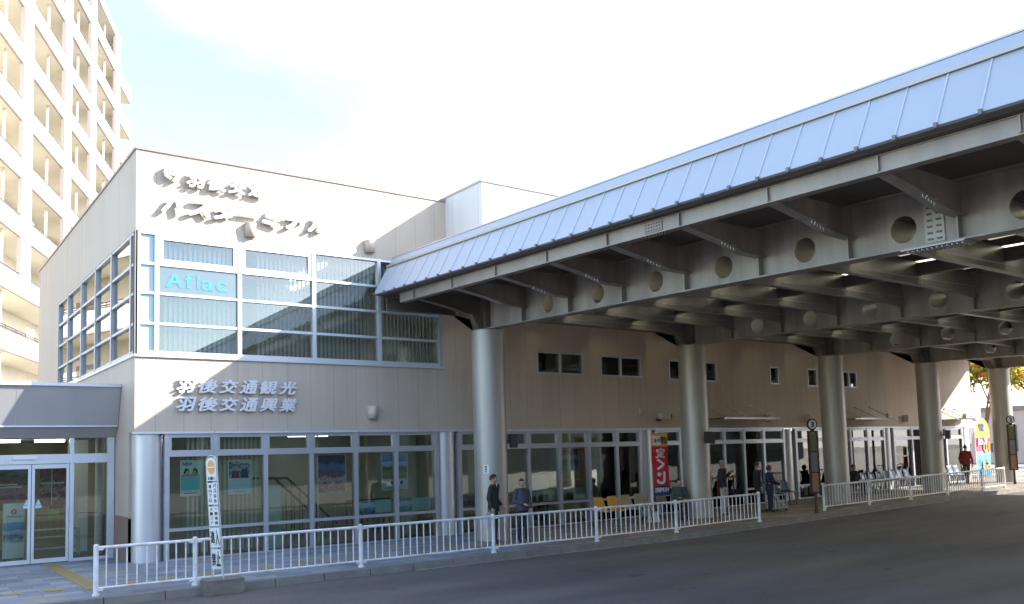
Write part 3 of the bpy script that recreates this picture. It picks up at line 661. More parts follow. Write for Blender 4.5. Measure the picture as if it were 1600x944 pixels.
# edge channel with stiffeners
XE = 5.70
f = nb(); box(f, XE, XE+.02, YE, -1.02, 5.70, 5.89); box(f, XE, XE+.16, YE, -1.02, 5.68, 5.70); box(f, XE-.02, XE+.16, YE, -1.02, 5.89, 5.905)
e = cob('edge_channel', f, CHAN)
for s in ST:
    f2 = nb(); box(f2, XE-.04, XE-.001, s-.012, s+.012, 5.70, 5.89); cob('stiffener', f2, CHAN, e)
f = nb(); box(f, XE-.016, XE-.001, -9.62, -9.22, 5.71, 5.88); p = cob('splice_plate', f, CHAN)
for r_ in (5.74, 5.79, 5.84):
    for c_ in range(6): f = nb(); tube(f, (XE-.016, -9.57+c_*.06, r_), (XE-.03, -9.57+c_*.06, r_), .013, seg=6); cob('bolt', f, STEELD, p)
for c_ in range(8):
    for xx in (XE+.04, XE+.11): f = nb(); tube(f, (xx, -9.63+c_*.06, 5.68), (xx, -9.63+c_*.06, 5.655), .013, seg=6); cob('bolt', f, STEELD, p)
# tapered brackets from girder 1 to the edge channel
for i, s in enumerate(ST):
    f = nb(); zb = 5.42
    prism(f, [(XE+.02, 5.705), (6.6, 5.56), (7.1, 5.44), (GX[0]-.013, 5.42), (GX[0]-.013, 5.88), (XE+.02, 5.88)], 'y', s-.008, s+.008)
    prism(f, [(XE+.02, 5.685), (XE+.02, 5.703), (6.6, 5.558), (7.1, 5.438), (GX[0]-.02, 5.418), (GX[0]-.02, 5.40), (7.1, 5.42), (6.6, 5.54)], 'y', s-.09, s+.09)
    b_ = cob('bracket', f, STEEL if i else STEELD)
    if i:
        f = nb(); box(f, 6.62, 6.9, s-.10, s-.085, 5.50, 5.515)
        for k in range(5): tube(f, (6.6+k*.07, s-.05, 5.55-k*.017), (6.6+k*.07, s-.05, 5.50-k*.017), .012, seg=6)
        cob('bracket_bolt', f, mat('bolt_zinc', (.5, .5, .48), .4, .6), b_)
# haunch on column line, both sides
def haunch(gx, sgn, y):
    f = nb(); prism(f, [(gx+sgn*.16, 5.07), (gx+sgn*.30, 5.07), (gx+sgn*.5, 5.42), (gx+sgn*.16, 5.42)], 'y', y-.07, y+.07)
    cob('haunch', f, STEELD)
# cross beams
XBM = mat('cross_beam_paint', (.36, .345, .31), .36, .45, var=.15, vscale=1.5)
for gi in range(4):
    a, b = GX[gi], GX[gi+1]
    for i, s in enumerate(ST):
        f = nb(); zb = 5.415
        prism(f, [(a+.013, zb-.04), (a+.6, zb), (b-.6, zb), (b-.013, zb-.04), (b-.013, 5.88), (a+.013, 5.88)], 'y', s-.008, s+.008)
        prism(f, [(a+.02, zb-.055), (a+.02, zb-.041), (a+.6, zb-.001), (b-.6, zb-.001), (b-.02, zb-.041), (b-.02, zb-.055), (b-.6, zb-.015), (a+.6, zb-.015)], 'y', s-.08, s+.08)
        c_ = cob('cross_beam', f, XBM)
        if i < 9 and gi < 3:
            g = nb(); tube(g, (a+2.7, s-.06, 5.50), (b-.1, s-.06, 5.58), .009, seg=5); cob('conduit', g, ALU, c_)
for gi, gx in enumerate(GX):
    for sg in (-1, 1):
        if gi == 4 and sg == 1: continue
        haunch(gx, sg, -1.8)
# sub-beams between the girders, roof deck with translucent strips
dk = nb(); sk = []
cuts = []
for gi in range(4):
    a, b = GX[gi], GX[gi+1]; L_ = b-a
    for q in (1/3, 2/3):
        x = a+L_*q+.08
        f = nb(); box(f, x-.006, x+.006, YE, YN-.02, 5.62, 5.86); box(f, x-.07, x+.07, YE, YN-.02, 5.60, 5.62); cob('purlin', f, STEELD)
    for q in (0, 1/3, 2/3): cuts.append((a+L_*q+.16, a+L_*q+.52))
xprev = XE-.15
segs = []
for c0, c1 in cuts: segs.append((xprev, c0)); xprev = c1
segs.append((xprev, 35.6))
for a, b in segs: box(dk, a, b, YE, YN, 5.91, 5.97)
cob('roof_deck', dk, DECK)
f = nb()
for c0, c1 in cuts: box(f, c0, c1, YE, YN, 5.93, 5.945)
cob('skylight', f, SKYL)
# far side (building side) edge beam and east edge
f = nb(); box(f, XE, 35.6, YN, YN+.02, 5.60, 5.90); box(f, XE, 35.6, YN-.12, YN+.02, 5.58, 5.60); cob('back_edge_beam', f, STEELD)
f = nb(); box(f, 35.5, 35.52, YE, YN, 5.68, 5.90); cob('east_edge_beam', f, CHAN)
# pale soffit strip, sloping edge panels with standing ribs, upper strip
f = nb(); prism(f, [(5.42, 5.955), (5.44, 5.93), (XE+.1, 5.912), (XE+.1, 5.93)], 'y', YE, YN+.1); cob('edge_soffit', f, mat('soffit_metal', (.20, .195, .19), .6, .2))
f = nb(); prism(f, [(5.42, 5.957), (5.80, 6.66), (5.83, 6.66), (5.45, 5.957)], 'y', YE, YN+.1)
fp = cob('fascia_panel', f, PANEL)
RIBM = mat('panel_rib_paint', (.62, .65, .70), .4, .15); y = YN+.08
while y > YE:
    f = nb(); prism(f, [(5.402, 5.957), (5.782, 6.66), (5.80, 6.66), (5.42, 5.957)], 'y', y-.009, y+.009); cob('panel_rib', f, RIBM, fp)
    f = nb(); box(f, 5.385, 5.43, y-.02, y+.02, 5.925, 5.985); cob('rib_clip', f, STEELD, fp); y -= .497
f = nb(); box(f, 5.76, 5.85, YE, YN+.12, 6.665, 6.71); cob('panel_trim', f, mat('trim_cream', (.50, .48, .43), .4, .3))
f = nb(); prism(f, [(5.84, 6.712), (5.92, 6.90), (6.0, 6.90), (5.9, 6.712)], 'y', YE, YN+.1); cob('upper_panel', f, PANEL)
f = nb(); box(f, 5.91, 6.4, YE, YN+.1, 6.905, 6.935)
y = YN
while y > YE: box(f, 5.905, 6.4, y-.008, y+.008, 6.935, 6.945); y -= 1.99
cob('ridge_cap', f, mat('ridge_cap_metal', (.58, .61, .64), .4, .3))
f = nb(); prism(f, [(6.0, 5.97), (6.0, 6.904), (6.4, 6.904), (6.6, 5.97)], 'y', YE, YN-.02); cob('ridge_core', f, PANEL)
# columns (stand on the pavement, take no roof slope)
for i, gx in enumerate(GX):
    for yy in ((-1.8, -20.0) if i else (-1.8, -20.6)):
        f = nb(); zt = 5.035+SL*(yy+1.8); z0 = gz(gx)-.15
        js = [z0, 1.05, 2.35, 3.65, zt]
        for a, b in zip(js, js[1:]): tube(f, (gx, yy, a+.004), (gx, yy, b-.004), .40, seg=56, cap=False)
        tube(f, (gx, yy, z0), (gx, yy, zt-.01), .392, seg=40); tube(f, (gx, yy, zt-.02), (gx, yy, zt), .40, seg=56)
        obj('column', f, COLM, K)
# fluorescent fittings under the deck
first = None
for gi in (0, 1, 2):
    for q, dx in ((1/3, 1.35), (2/3, 1.35)):
        for k in range(3, 9):
            x = GX[gi]+(GX[gi+1]-GX[gi])*q+dx; y = (ST[k]+ST[k+1])/2; z = 5.86+SL*(y+1.8)
            lb = 'slim fluorescent lamp, %s from the building in the %s row right of the %s girder' % (('fourth', 'fifth', 'sixth', 'seventh', 'eighth', 'ninth')[k-3], 'left' if q < .5 else 'right', ('first', 'second', 'third')[gi])
            if first is None:
                first = thing('canopy_lamp', (x, y, z), lb, 'lamp', 'fluorescent lamps under the canopy roof')
                f = nb(); box(f, x-.07, x+.07, y-.6, y+.6, z, z+.05); obj('housing', f, ALU, first)
                f = nb(); box(f, x-.05, x+.05, y-.55, y+.55, z-.025, z-.001); obj('tube', f, LAMPM, first)
            else: clone(first, (x, y, z), label=lb)

# ================================================================ APARTMENT TOWER (behind, upper left)
TO = Vector((1.636, 30.95, 0)); TA = R(23); TD = Vector((math.sin(TA), math.cos(TA), 0)); TN = Vector((TD.y, -TD.x, 0))   # along, outward
T = thing('apartment_tower', (TO.x, TO.y, 0), 'tall cream apartment tower with stacked white balcony parapets and pink pilasters', 'building')
def tq(bm, s0, s1, d0, d1, z0, z1):                                 # box in facade coordinates: s along, d outward from the parapet plane
    v = []
    for z in (z0, z1):
        for s_, d_ in ((s0, d0), (s1, d0), (s1, d1), (s0, d1)):
            p = TO+TD*s_+TN*d_; v.append(bm.verts.new((p.x, p.y, z)))
    for f in ((0,3,2,1),(4,5,6,7),(0,1,5,4),(1,2,6,5),(2,3,7,6),(3,0,4,7)): bm.faces.new([v[i] for i in f])
RZ = [8.75+3.0*k for k in range(-2, 9)]                             # rail heights
f = nb(); tq(f, -14, 20.6, -13, -2.0, 0, 34.4); obj('wall', f, PWARM, T)
f = nb(); tq(f, -14, 21.3, -13.3, .05, 34.4, 35.0); obj('roof', f, PCREAM, T)
PIL = (-.55, 6.85, 12.9, 20.2)
for k, rz in enumerate(RZ):
    low = rz < 10
    f = nb()
    tq(f, -14, 20.9, -.12, 0, rz-1.08, rz-.12)
    bal = obj('balcony', f, PCREAM, T)
    f = nb(); tq(f, -14, 20.9, -2.0, -.12, rz-1.12, rz-.95); obj('slab', f, PWARM, bal)
    f = nb(); tq(f, -14, 20.9, -.13, .015, rz-1.12, rz-1.08); obj('slab_edge', f, PPIL if not low else PPINK, bal)
    f = nb(); 
    for zz in ((rz-.02,), (rz-.07,)) if not low else ((rz+.1,), (rz,), (rz-.08,)): tq(f, -14, 20.9, -.09, -.04, zz[0], zz[0]+.045)
    sx_ = -13.5
    while sx_ < 20.5: tq(f, sx_, sx_+.03, -.08, -.05, rz-.13, rz+(.12 if low else 0)); sx_ += 1.5
    obj('railing', f, mat('dark_rail', (.07, .055, .05), .5) if k == 0 else bpy.data.materials['dark_rail'], bal)
    for s_ in (-2.9, 4.1, 10.4, 17.6):
        f = nb(); tq(f, s_, s_+.08, -.42, -.3, rz-.9, rz+1.85); obj('downpipe', f, PCREAM, bal)
    TWM = bpy.data.materials.get('tower_window') or mat('tower_window', (.20, .19, .16), .15)
    for s_ in (-8.6, -5.9, .9, 4.2, 7.9, 10.9, 13.9, 17.2):
        f = nb(); tq(f, s_, s_+1.7, -2.0, -1.96, rz-.9, rz+.95); obj('window', f, TWM, bal)
    rr_ = random.Random(k)
    for s_ in (-7.2, 1.9, 9.0, 15.4):
        if rr_.random() < .55:
            f = nb(); tq(f, s_, s_+.8, -1.9, -1.55, rz-.95, rz-.1); obj('air_conditioner', f, WHITE, bal)
        if rr_.random() < .4:
            f = nb(); tq(f, s_+.9, s_+1.5+rr_.random(), -.9, -.86, rz-.3, rz+.9); obj('laundry', f, bpy.data.materials.get('laundry_cloth') or mat('laundry_cloth', (.5, .42, .42), .9, var=.4, vscale=1.5), bal)
    if rz > 12:
        f = nb(); 
        p0 = [(20.92, -.03), (25.3, -.03), (25.3, -4.2), (20.92, -4.2)]
        v = []
        for z in (rz-1.3, rz-.15):
            for s_, d_ in p0: q = TO+TD*s_+TN*d_; v.append(f.verts.new((q.x, q.y, z)))
        for q in ((0,1,5,4),(1,2,6,5),(2,3,7,6),(0,3,2,1)): f.faces.new([v[i] for i in q])
        e_ = obj('end_balcony', f, PWARM, T)
        f = nb(); tq(f, 20.92, 25.34, -.06, .0, rz-1.40, rz-1.3); tq(f, 20.92, 25.34, -.06, -.0, rz-.15, rz-.08); obj('slab_edge', f, PPINK, e_)
for s_ in PIL:
    f = nb(); tq(f, s_-.80, s_+.80, -.14, .04, 10.9, 34.5); tq(f, s_-.80, s_-.5, .04, .07, 11.0, 34.4); tq(f, s_+.1, s_+.25, .04, .06, 11.0, 34.4)
    obj('pilaster', f, PPIL, T)
f = nb(); tq(f, 20.6, 20.9, -13, -.1, 0, 34.4); obj('end_wall', f, PCREAM, T)

# ================================================================ RAILINGS
def fence(name, posts, y, label, group='white railings along the bus lane', pitch=.15):
    t = thing('railing', (posts[0], y, gz(posts[0])), label, 'railing', group)
    H = .74
    for x in posts:
        f = nb(); tube(f, (x, y, gz(x)-.12), (x, y, gz(x)+H+.035), .038, seg=14); sphere(f, (x, y, gz(x)+H+.035), (.04, .04, .025), 12, 6); tube(f, (x, y, gz(x)-.0), (x, y, gz(x)+.035), .055, seg=14)
        obj('post', f, FENCE, t)
    for a, b in zip(posts, posts[1:]):
        f = nb(); za, zb_ = gz(a), gz(b)
        tube(f, (a+.035, y, za+H), (b-.035, y, zb_+H), .026, seg=12); 
        tube(f, (a+.035, y, za+.115), (b-.035, y, zb_+.115), .019, seg=10)
        for x_, q in ((a, 1), (b, -1)):
            for zz in (H, .115): tube(f, (x_+q*.03, y-.03, gz(x_)+zz-.03), (x_+q*.1, y-.03, gz(x_)+zz-.03), .014, seg=6)
        n = round((b-a)/pitch)
        for k in range(1, n):
            x = a+(b-a)*k/n; z = za+(zb_-za)*k/n
            tube(f, (x, y, z+.115), (x, y, z+H), .0125, seg=8)
        obj('panel', f, FENCE, t)
    return t
fence('a', [-1.46, .05, 3.07, 6.08, 8.92, 11.5, 14.66], -4.13, 'long white bar railing before the shop windows, from entrance to second column')
fence('b', [18.35, 20.7, 23.1, 25.45, 27.9, 29.6], -3.58, 'white bar railing at the right between the third and fifth columns')
fence('c', [32.6, 35.0, 37.4], -3.3, 'short piece of white railing at the right picture edge past the fifth column')

# ================================================================ NO ENTRY SIGN ON ITS BLOCK
t = thing('concrete_block', (.33, -4.55, -.12), 'weathered mossy concrete block holding up the leaning sign at the road edge', 'block')
f = nb(); v = box(f, .06, .68, -4.72, -4.36, -.12, .115)
bmesh.ops.bevel(f, geom=list(f.edges), offset=.02, segments=2)
bmesh.ops.subdivide_edges(f, edges=list(f.edges), cuts=3, use_grid_fill=True)
for q in f.verts: q.co += Vector((random.uniform(-.006, .006), random.uniform(-.006, .006), random.uniform(-.006, .006)))
o = obj('block', f, CONC, t)
S = thing('no_entry_sign', (.3, -4.52, .11), 'narrow leaning white sign with rounded top, orange disc and black Japanese characters', 'sign')
rot = Matrix.Rotation(R(-60), 4, 'Z'); lean = Matrix.Rotation(R(-3.2), 4, 'Y')
def sg(p): q = lean @ (rot @ Vector((p.x, p.y, 0))+Vector((0, 0, p.z))); return q+Vector((.30, -4.52, .10))
def sgm(bm):
    for v in bm.verts: v.co = sg(v.co)
    return bm
f = nb()
for x in (-.115, .115): tube(f, (x, .012, 0), (x, .012, .5), .011, seg=8); tube(f, (x, .012, .5), (x, .012, 1.92), .011, seg=8)
n = 12; pr = None
for k in range(n+1):
    a = math.pi*k/n; p = (-.115*math.cos(a), .012, 1.92+.115*math.sin(a))
    if pr: tube(f, pr, p, .011, seg=8)
    pr = p
obj('tube_frame', sgm(f), mat('pale_green_tube', (.5, .58, .53), .35, .3), S)
def panel(z0, z1, arch=False):
    f = nb()
    if arch:
        pts = [(-.10, z0)] + [(-.10*math.cos(math.pi*k/10), z1-.1+.1*math.sin(math.pi*k/10)) for k in range(11)] + [(.10, z0)]
        prism(f, pts, 'y', -.004, .004)
    else: box(f, -.10, .10, -.004, .004, z0, z1)
    return obj('face_plate', sgm(f), WHITE, S)
pn = panel(1.62, 2.01, True)
f = nb(); prism(f, [(.075*math.cos(2*math.pi*k/24), 1.845+.115*math.sin(2*math.pi*k/24)) for k in range(24)], 'y', -.008, -.0045); obj('disc', sgm(f), ORA, pn)
f = nb(); box(f, -.08, .08, -.012, -.0085, 1.835, 1.855); obj('bar', sgm(f), WHITE, pn)
def stext(s_, x0, x1, z0, z1, par, off=.02):
    obj('character', sgm(put_text(s_, x0, x1, z0, z1, -.0045, .003, off)), BLK, par)
stext('お願い', -.08, .08, 1.635, 1.69, pn)
p1 = panel(1.23, 1.59)
for i, ch in enumerate('バス以外'): stext(ch, .02, .085, 1.51-.085*i, 1.575-.085*i, p1)
for i, ch in enumerate('構内では'): stext(ch, -.075, -.02, 1.50-.075*i, 1.56-.075*i, p1, .0)
p1 = panel(.88, 1.20)
for i, ch in enumerate('一般車両'): stext(ch, .02, .085, (1.135 if ch != '一' else 1.16)-.078*i, (1.19 if ch != '一' else 1.168)-.078*i, p1)
for i, ch in enumerate('ターミナ'): stext(ch, -.075, -.02, 1.125-.072*i, 1.18-.072*i, p1, .0)
p1 = panel(.53, .85); stext('進', -.09, -.005, .60, .80, p1, .03); stext('入', .005, .09, .56, .82, p1, .03)
p1 = panel(.18, .50); stext('禁', -.09, -.005, .23, .44, p1, .03); stext('止', .005, .09, .22, .47, p1, .03)

# ================================================================ POSTERS AND DISPLAYS IN THE WINDOWS
def poster(x0, x1, z0, z1, m, label, y=.20, group=None, kind='poster', cat='poster', frame=True):
    t = thing(kind, ((x0+x1)/2, y, z0), label, cat, group)
    f = nb(); box(f, x0, x1, y, y+.006, z0, z1); obj('sheet', f, mat('paper', (.84, .86, .86), .6) if 'paper' not in bpy.data.materials else bpy.data.materials['paper'], t)
    return t
def pic(t, x0, x1, z0, z1, m, y=.20, nm='picture'):
    f = nb(); box(f, x0, x1, y-.004, y-.001, z0, z1); return obj(nm, f, m, t)
NAVY = mat('navy_ink', (.03, .05, .12), .5)
t = poster(.97, 1.40, 1.32, 2.09, None, 'teal and white poster headed NEW in the leftmost shop window')
pic(t, .985, 1.385, 1.45, 1.78, mat('teal_print', (.18, .66, .66), .5)); pic(t, .985, 1.385, 1.78, 2.07, mat('mint_print', (.62, .82, .78), .5), .199)
f = put_text('NEW', 1.02, 1.22, 1.97, 2.04, .193, .002, .03); obj('heading', f, NAVY, t)
f = nb()
for cx in (1.10, 1.28):
    prism(f, [(cx+.06*math.cos(math.pi*k/8), 1.80+.12*math.sin(math.pi*k/8)) for k in range(9)], 'y', .190, .194)
obj('printed_hair', f, BLK, t)
f = nb()
for cx in (1.115, 1.265): prism(f, [(cx+.035*math.cos(2*math.pi*k/12), 1.82+.05*math.sin(2*math.pi*k/12)) for k in range(12)], 'y', .185, .189)
prism(f, [(1.0, 1.79), (1.36, 1.79), (1.33, 1.75), (1.04, 1.74)], 'y', .185, .189); obj('printed_face', f, mat('skin_print', (.62, .42, .33), .5), t)
f = nb(); box(f, 1.05, 1.32, .194, .198, 1.375, 1.39); obj('caption', f, NAVY, t)
t = poster(1.99, 2.50, 1.31, 2.06, None, 'poster of two seated people over pale blue, in the second shop window')
pic(t, 2.0, 2.49, 1.33, 1.66, mat('ice_blue_print', (.66, .82, .90), .5)); pic(t, 2.01, 2.48, 1.66, 2.04, ramp_mat('people_print', [(0, (.5, .55, .6)), (.35, (.1, .14, .25)), (.55, (.55, .6, .68)), (.75, (.06, .07, .1)), (1, (.6, .65, .7))], 6, mixv=1.2))
f = nb()
for cx, q in ((2.15, .16), (2.36, .2)): prism(f, [(cx-.09, 1.67), (cx+.09, 1.67), (cx+.06, 1.67+q), (cx-.06, 1.67+q)], 'y', .191, .195)
obj('printed_clothing', f, NAVY, t)
f = nb()
for cx, q in ((2.15, .87), (2.36, .92)): prism(f, [(cx+.03*math.cos(2*math.pi*k/10), 1.0+q+.04*math.sin(2*math.pi*k/10)) for k in range(10)], 'y', .186, .19)
obj('printed_face', f, bpy.data.materials['skin_print'], t)
f = nb(); prism(f, [(2.13, 1.67), (2.17, 1.67), (2.18, 1.82), (2.12, 1.82)], 'y', .186, .19); obj('printed_scarf', f, RED, t)
f = nb(); box(f, 2.1, 2.4, .194, .198, 1.365, 1.378); obj('caption', f, NAVY, t)
t = poster(4.09, 4.82, 1.23, 2.13, None, 'tall dark blue and pink night landscape poster in the fourth shop window')
pic(t, 4.11, 4.80, 1.30, 2.12, ramp_mat('night_print', [(0, (.03, .02, .03)), (.16, (.25, .1, .14)), (.30, (.9, .65, .72)), (.42, (.25, .08, .1)), (.52, (.06, .12, .3)), (.7, (.16, .25, .45)), (.8, (.02, .03, .08)), (1, (.04, .06, .14))], 9, mixv=.55)); pic(t, 4.11, 4.80, 1.24, 1.30, BLK)
f = nb(); box(f, 4.3, 4.72, .194, .198, 1.262, 1.274); obj('caption', f, WHITE, t)
t = poster(5.77, 6.5, 1.22, 2.12, None, 'mountain and meadow poster with white lower strip across the sixth mullion')
pic(t, 5.79, 6.48, 1.50, 2.11, ramp_mat('mountain_print', [(0, (.16, .24, .10)), (.25, (.28, .34, .16)), (.42, (.08, .12, .16)), (.52, (.1, .28, .6)), (.62, (.75, .85, .95)), (.75, (.08, .28, .75)), (1, (.3, .5, .9))], 5, mixv=.4))
f = nb(); box(f, 6.02, 6.1, .194, .198, 1.36, 1.44); box(f, 6.28, 6.36, .194, .198, 1.36, 1.44); box(f, 5.82, 5.98, .194, .198, 1.44, 1.455); box(f, 5.85, 6.05, .194, .198, 1.27, 1.285); obj('caption', f, NAVY, t)
AQ = mat('aqua_card', (.62, .80, .80), .6)
def strip(x0, xm, x1, z0, z1, m, label):
    t = thing('window_card', ((x0+x1)/2, .2, z0), label, 'card', 'low photo cards along the shop windows')
    pic(t, x0, xm, z0, z1, m); f = nb(); box(f, xm, x1, .197, .2, z0, z1); obj('blank_half', f, AQ, t)
B1 = ramp_mat('harbour_print', [(0, (.05, .12, .35)), (.35, (.12, .35, .75)), (.6, (.7, .85, .95)), (1, (.08, .28, .7))], 6, mixv=.9)
B2 = ramp_mat('ridge_print', [(0, (.03, .05, .08)), (.4, (.06, .09, .15)), (.55, (.3, .4, .5)), (1, (.5, .6, .7))], 4, mixv=.5)
strip(5.15, 5.58, 6.03, .69, 1.0, B1, 'blue harbour photo card low in the fifth shop window')
strip(6.18, 6.6, 7.16, .69, 1.0, B1, 'blue photo card with pale half, just left of the second silver pilaster')
strip(10.3, 10.78, 11.22, .69, 1.02, B2, 'mountain photo card low in the window right of the woman')
strip(11.4, 11.88, 12.32, .69, 1.02, B2, 'dark mountain photo card beneath the sea poster')
strip(8.08, 8.5, 9.0, .70, 1.0, B2, 'photo card low in the window just left of the first round column')
t = poster(11.47, 12.16, 1.22, 2.14, None, 'blue tropical sea poster above the dark mountain card')
pic(t, 11.5, 12.13, 1.27, 2.12, ramp_mat('sea_print', [(0, (.5, .55, .55)), (.25, (.6, .68, .7)), (.42, (.1, .4, .55)), (.6, (.03, .2, .5)), (.75, (.35, .5, .65)), (.85, (.05, .2, .45)), (1, (.02, .06, .1))], 5, mixv=.4))
t = poster(10.2, 11.0, 1.02, 1.44, None, 'pale timetable sheet above the mountain card, right of the woman')
f = nb()
for k in range(6): box(f, 10.24, 10.96, .194, .198, 1.08+.05*k, 1.085+.05*k)
for k in range(9): box(f, 10.26+.085*k, 10.265+.085*k, .1935, .1939, 1.08, 1.33)
obj('ruled_lines', f, ALU, t)
t = thing('display_board', (3.05, .35, .02), 'plain pale green standing board just inside the third shop window', 'board')
f = nb(); box(f, 2.88, 3.25, .33, .38, .02, 1.47); obj('board', f, mat('pale_green_board', (.55, .62, .56), .6), t)
f = nb(); box(f, 2.85, 3.28, .25, .5, .0121, .03); obj('foot', f, ALU, t)
t = thing('partition_board', (14.0, .5, 0), 'pale tall board standing inside the window left of the lottery flag', 'board')
f = nb(); box(f, 13.75, 14.2, .55, .6, .1, 2.2); obj('board', f, mat('pale_board', (.45, .48, .44), .6), t)
t = thing('staircase_rail', (5.6, 2.2, 0), 'dark sloping stair railing inside behind the fifth and sixth windows', 'stairs')
for k, yy in enumerate((1.6, 2.5)):
    f = nb(); tube(f, (3.9, yy, 1.6), (5.2, yy, .4), .03, seg=8); tube(f, (3.3, yy, 1.6), (3.9, yy, 1.6), .03, seg=8); tube(f, (5.9, yy, .9), (7.2, yy, .9), .03, seg=8)
    for q in range(9): tube(f, (5.9+q*.16, yy, .9), (5.9+q*.16, yy, .05), .012, seg=6); 
    for q in range(6): tube(f, (4.0+q*.22, yy, 1.5-q*.2), (4.0+q*.22, yy, .05), .012, seg=6)
    obj('handrail', f, DARK, t)
t = thing('side_table', (10.6, .75, 0), 'long wooden counter just inside the windows right of the woman', 'table')
f = nb(); box(f, 9.5, 11.2, .4, .9, .63, .67); obj('tabletop', f, mat('table_wood', (.36, .2, .1), .5, var=.15, vscale=6), t)
for x in (9.6, 11.05):
    f = nb(); box(f, x, x+.05, .45, .85, .013, .629); obj('leg', f, DARK, t)
t = thing('ticket_sign', (15.9, .6, 1.85), 'yellow ochre hanging sign inside the window between flag and second column', 'sign')
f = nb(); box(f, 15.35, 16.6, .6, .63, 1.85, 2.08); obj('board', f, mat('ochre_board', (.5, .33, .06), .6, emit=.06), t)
f = nb(); box(f, 15.5, 15.515, .605, .615, 2.081, 2.66); box(f, 16.4, 16.415, .605, .615, 2.081, 2.66); obj('hanger', f, DARK, t)
t = thing('ticket_sign', (22.9, .6, 1.85), 'yellow ochre hanging sign inside the window left of the third column', 'sign')
f = nb(); box(f, 22.25, 23.6, .6, .63, 1.8, 2.08); obj('board', f, bpy.data.materials['ochre_board'], t)
t = thing('door_notice', (20.9, .2, 1.2), 'small pale vertical notice on the glass right of the sliding door', 'notice')
f = nb(); box(f, 20.6, 20.8, -.012, -.006, 1.25, 1.85) if False else box(f, 20.6, 20.8, .2, .206, 1.25, 1.85); obj('sheet', f, bpy.data.materials['paper'], t)
t = thing('column_notice', (7.2, -2.19, 1.55), 'small white notice taped to the left side of the first round column', 'notice')
f = nb()
for k in range(5):
    a0 = R(-150+3.6*k); a1 = R(-150+3.6*(k+1)); 
    v = [f.verts.new((7.67+.404*math.cos(a), -1.8+.404*math.sin(a), z)) for a, z in ((a0, 1.58), (a1, 1.58), (a1, 1.79), (a0, 1.79))]; f.faces.new(v)
obj('sheet', f, bpy.data.materials['paper'], t)
f = nb()
for k, (z0, z1) in enumerate(((1.72, 1.76), (1.66, 1.70), (1.61, 1.635))):
    a0, a1 = R(-146), R(-138); v = [f.verts.new((7.67+.407*math.cos(a), -1.8+.407*math.sin(a), z)) for a, z in ((a0, z0), (a1, z0), (a1, z1), (a0, z1))]; f.faces.new(v)
obj('print', f, NAVY, t)

# things inside the porch
t = thing('photo_board', (-1.2, 2.6, 1.2), 'board of red autumn leaf photographs seen through the right door leaf', 'board')
f = nb(); box(f, -1.38, -.86, 2.6, 2.63, 1.18, 1.99); obj('board', f, ramp_mat('autumn_print', [(0, (.12, .06, .05)), (.3, (.35, .05, .05)), (.45, (.5, .42, .4)), (.6, (.3, .04, .04)), (.72, (.12, .14, .16)), (.85, (.45, .1, .1)), (1, (.25, .2, .18))], 7, mixv=1.3), t)
f = nb(); box(f, -1.36, -.9, 2.59, 2.599, 1.66, 1.69); box(f, -1.15, -1.13, 2.59, 2.599, 1.2, 1.97); obj('divider', f, WHITE, t)
t = thing('photo_board', (-2.1, 2.6, 1.2), 'wide board of red autumn scenery behind the left door leaf', 'board')
f = nb(); box(f, -3.2, -1.60, 2.6, 2.63, 1.12, 1.99); obj('board', f, ramp_mat('autumn_print_wide', [(0, (.1, .08, .09)), (.3, (.3, .12, .12)), (.5, (.45, .3, .32)), (.65, (.3, .06, .07)), (.8, (.15, .2, .14)), (1, (.3, .33, .36))], 8, mixv=1.1), t)
f = nb(); box(f, -2.15, -1.80, 2.59, 2.599, 1.66, 1.69); box(f, -2.22, -1.72, 2.59, 2.599, 1.60, 1.63); obj('caption', f, WHITE, t)
t = thing('airline_stand', (-1.85, 2.25, 0), 'white wheeled display stand with red round mark and aeroplane picture behind the door', 'display stand')
f = nb(); box(f, -2.10, -1.70, 2.25, 2.30, .12, 1.28); obj('panel', f, WHITE, t)
f = nb(); box(f, -2.09, -1.71, 2.243, 2.249, .45, .88); obj('picture', f, ramp_mat('aeroplane_print', [(0, (.55, .65, .75)), (.3, (.05, .12, .35)), (.5, (.6, .68, .75)), (.65, (.1, .3, .6)), (1, (.3, .5, .7))], 4, mixv=.5), t)
f = nb(); prism(f, [(-1.90+.055*math.cos(2*math.pi*k/20), 1.10+.055*math.sin(2*math.pi*k/20)) for k in range(20)], 'y', 2.243, 2.249); m_ = obj('mark', f, RED, t)
f = nb(); prism(f, [(-1.93, 1.07), (-1.90, 1.13), (-1.87, 1.12), (-1.90, 1.10), (-1.89, 1.08)], 'y', 2.238, 2.242); obj('mark_inset', f, WHITE, m_)
f = nb(); box(f, -2.03, -1.76, 2.243, 2.249, 1.0, 1.012); obj('caption', f, NAVY, t)
for x in (-2.06, -1.74):
    f = nb(); tube(f, (x-.02, 2.27, .05), (x+.02, 2.27, .05), .045, seg=12); box(f, x-.01, x+.01, 2.26, 2.28, .06, .12); obj('caster', f, DARK, t)
t = thing('small_notice', (-1.2, 2.5, .95), 'small yellow green notice under the photo board behind the right door leaf', 'notice')
f = nb(); box(f, -1.22, -1.0, 2.5, 2.51, .9, 1.1); obj('sheet', f, mat('lime_card', (.42, .5, .12), .6), t)
f = put_text('営業時間', -1.2, -.92, 1.12, 1.18, 2.5, .003, .03); obj('heading', f, BLK, t)
t = thing('luggage_rack', (-1.1, 3.2, 0), 'low metal luggage rack on the porch floor behind the right door leaf', 'rack')
f = nb()
for z in (.2, .45, .62):
    for y in (3.0, 3.3): tube(f, (-1.55, y, z), (-.5, y, z), .012, seg=6)
for x in (-1.55, -.5):
    for y in (3.0, 3.3): tube(f, (x, y, 0), (x, y, .62), .014, seg=6)
obj('tube_frame', f, ALU, t)

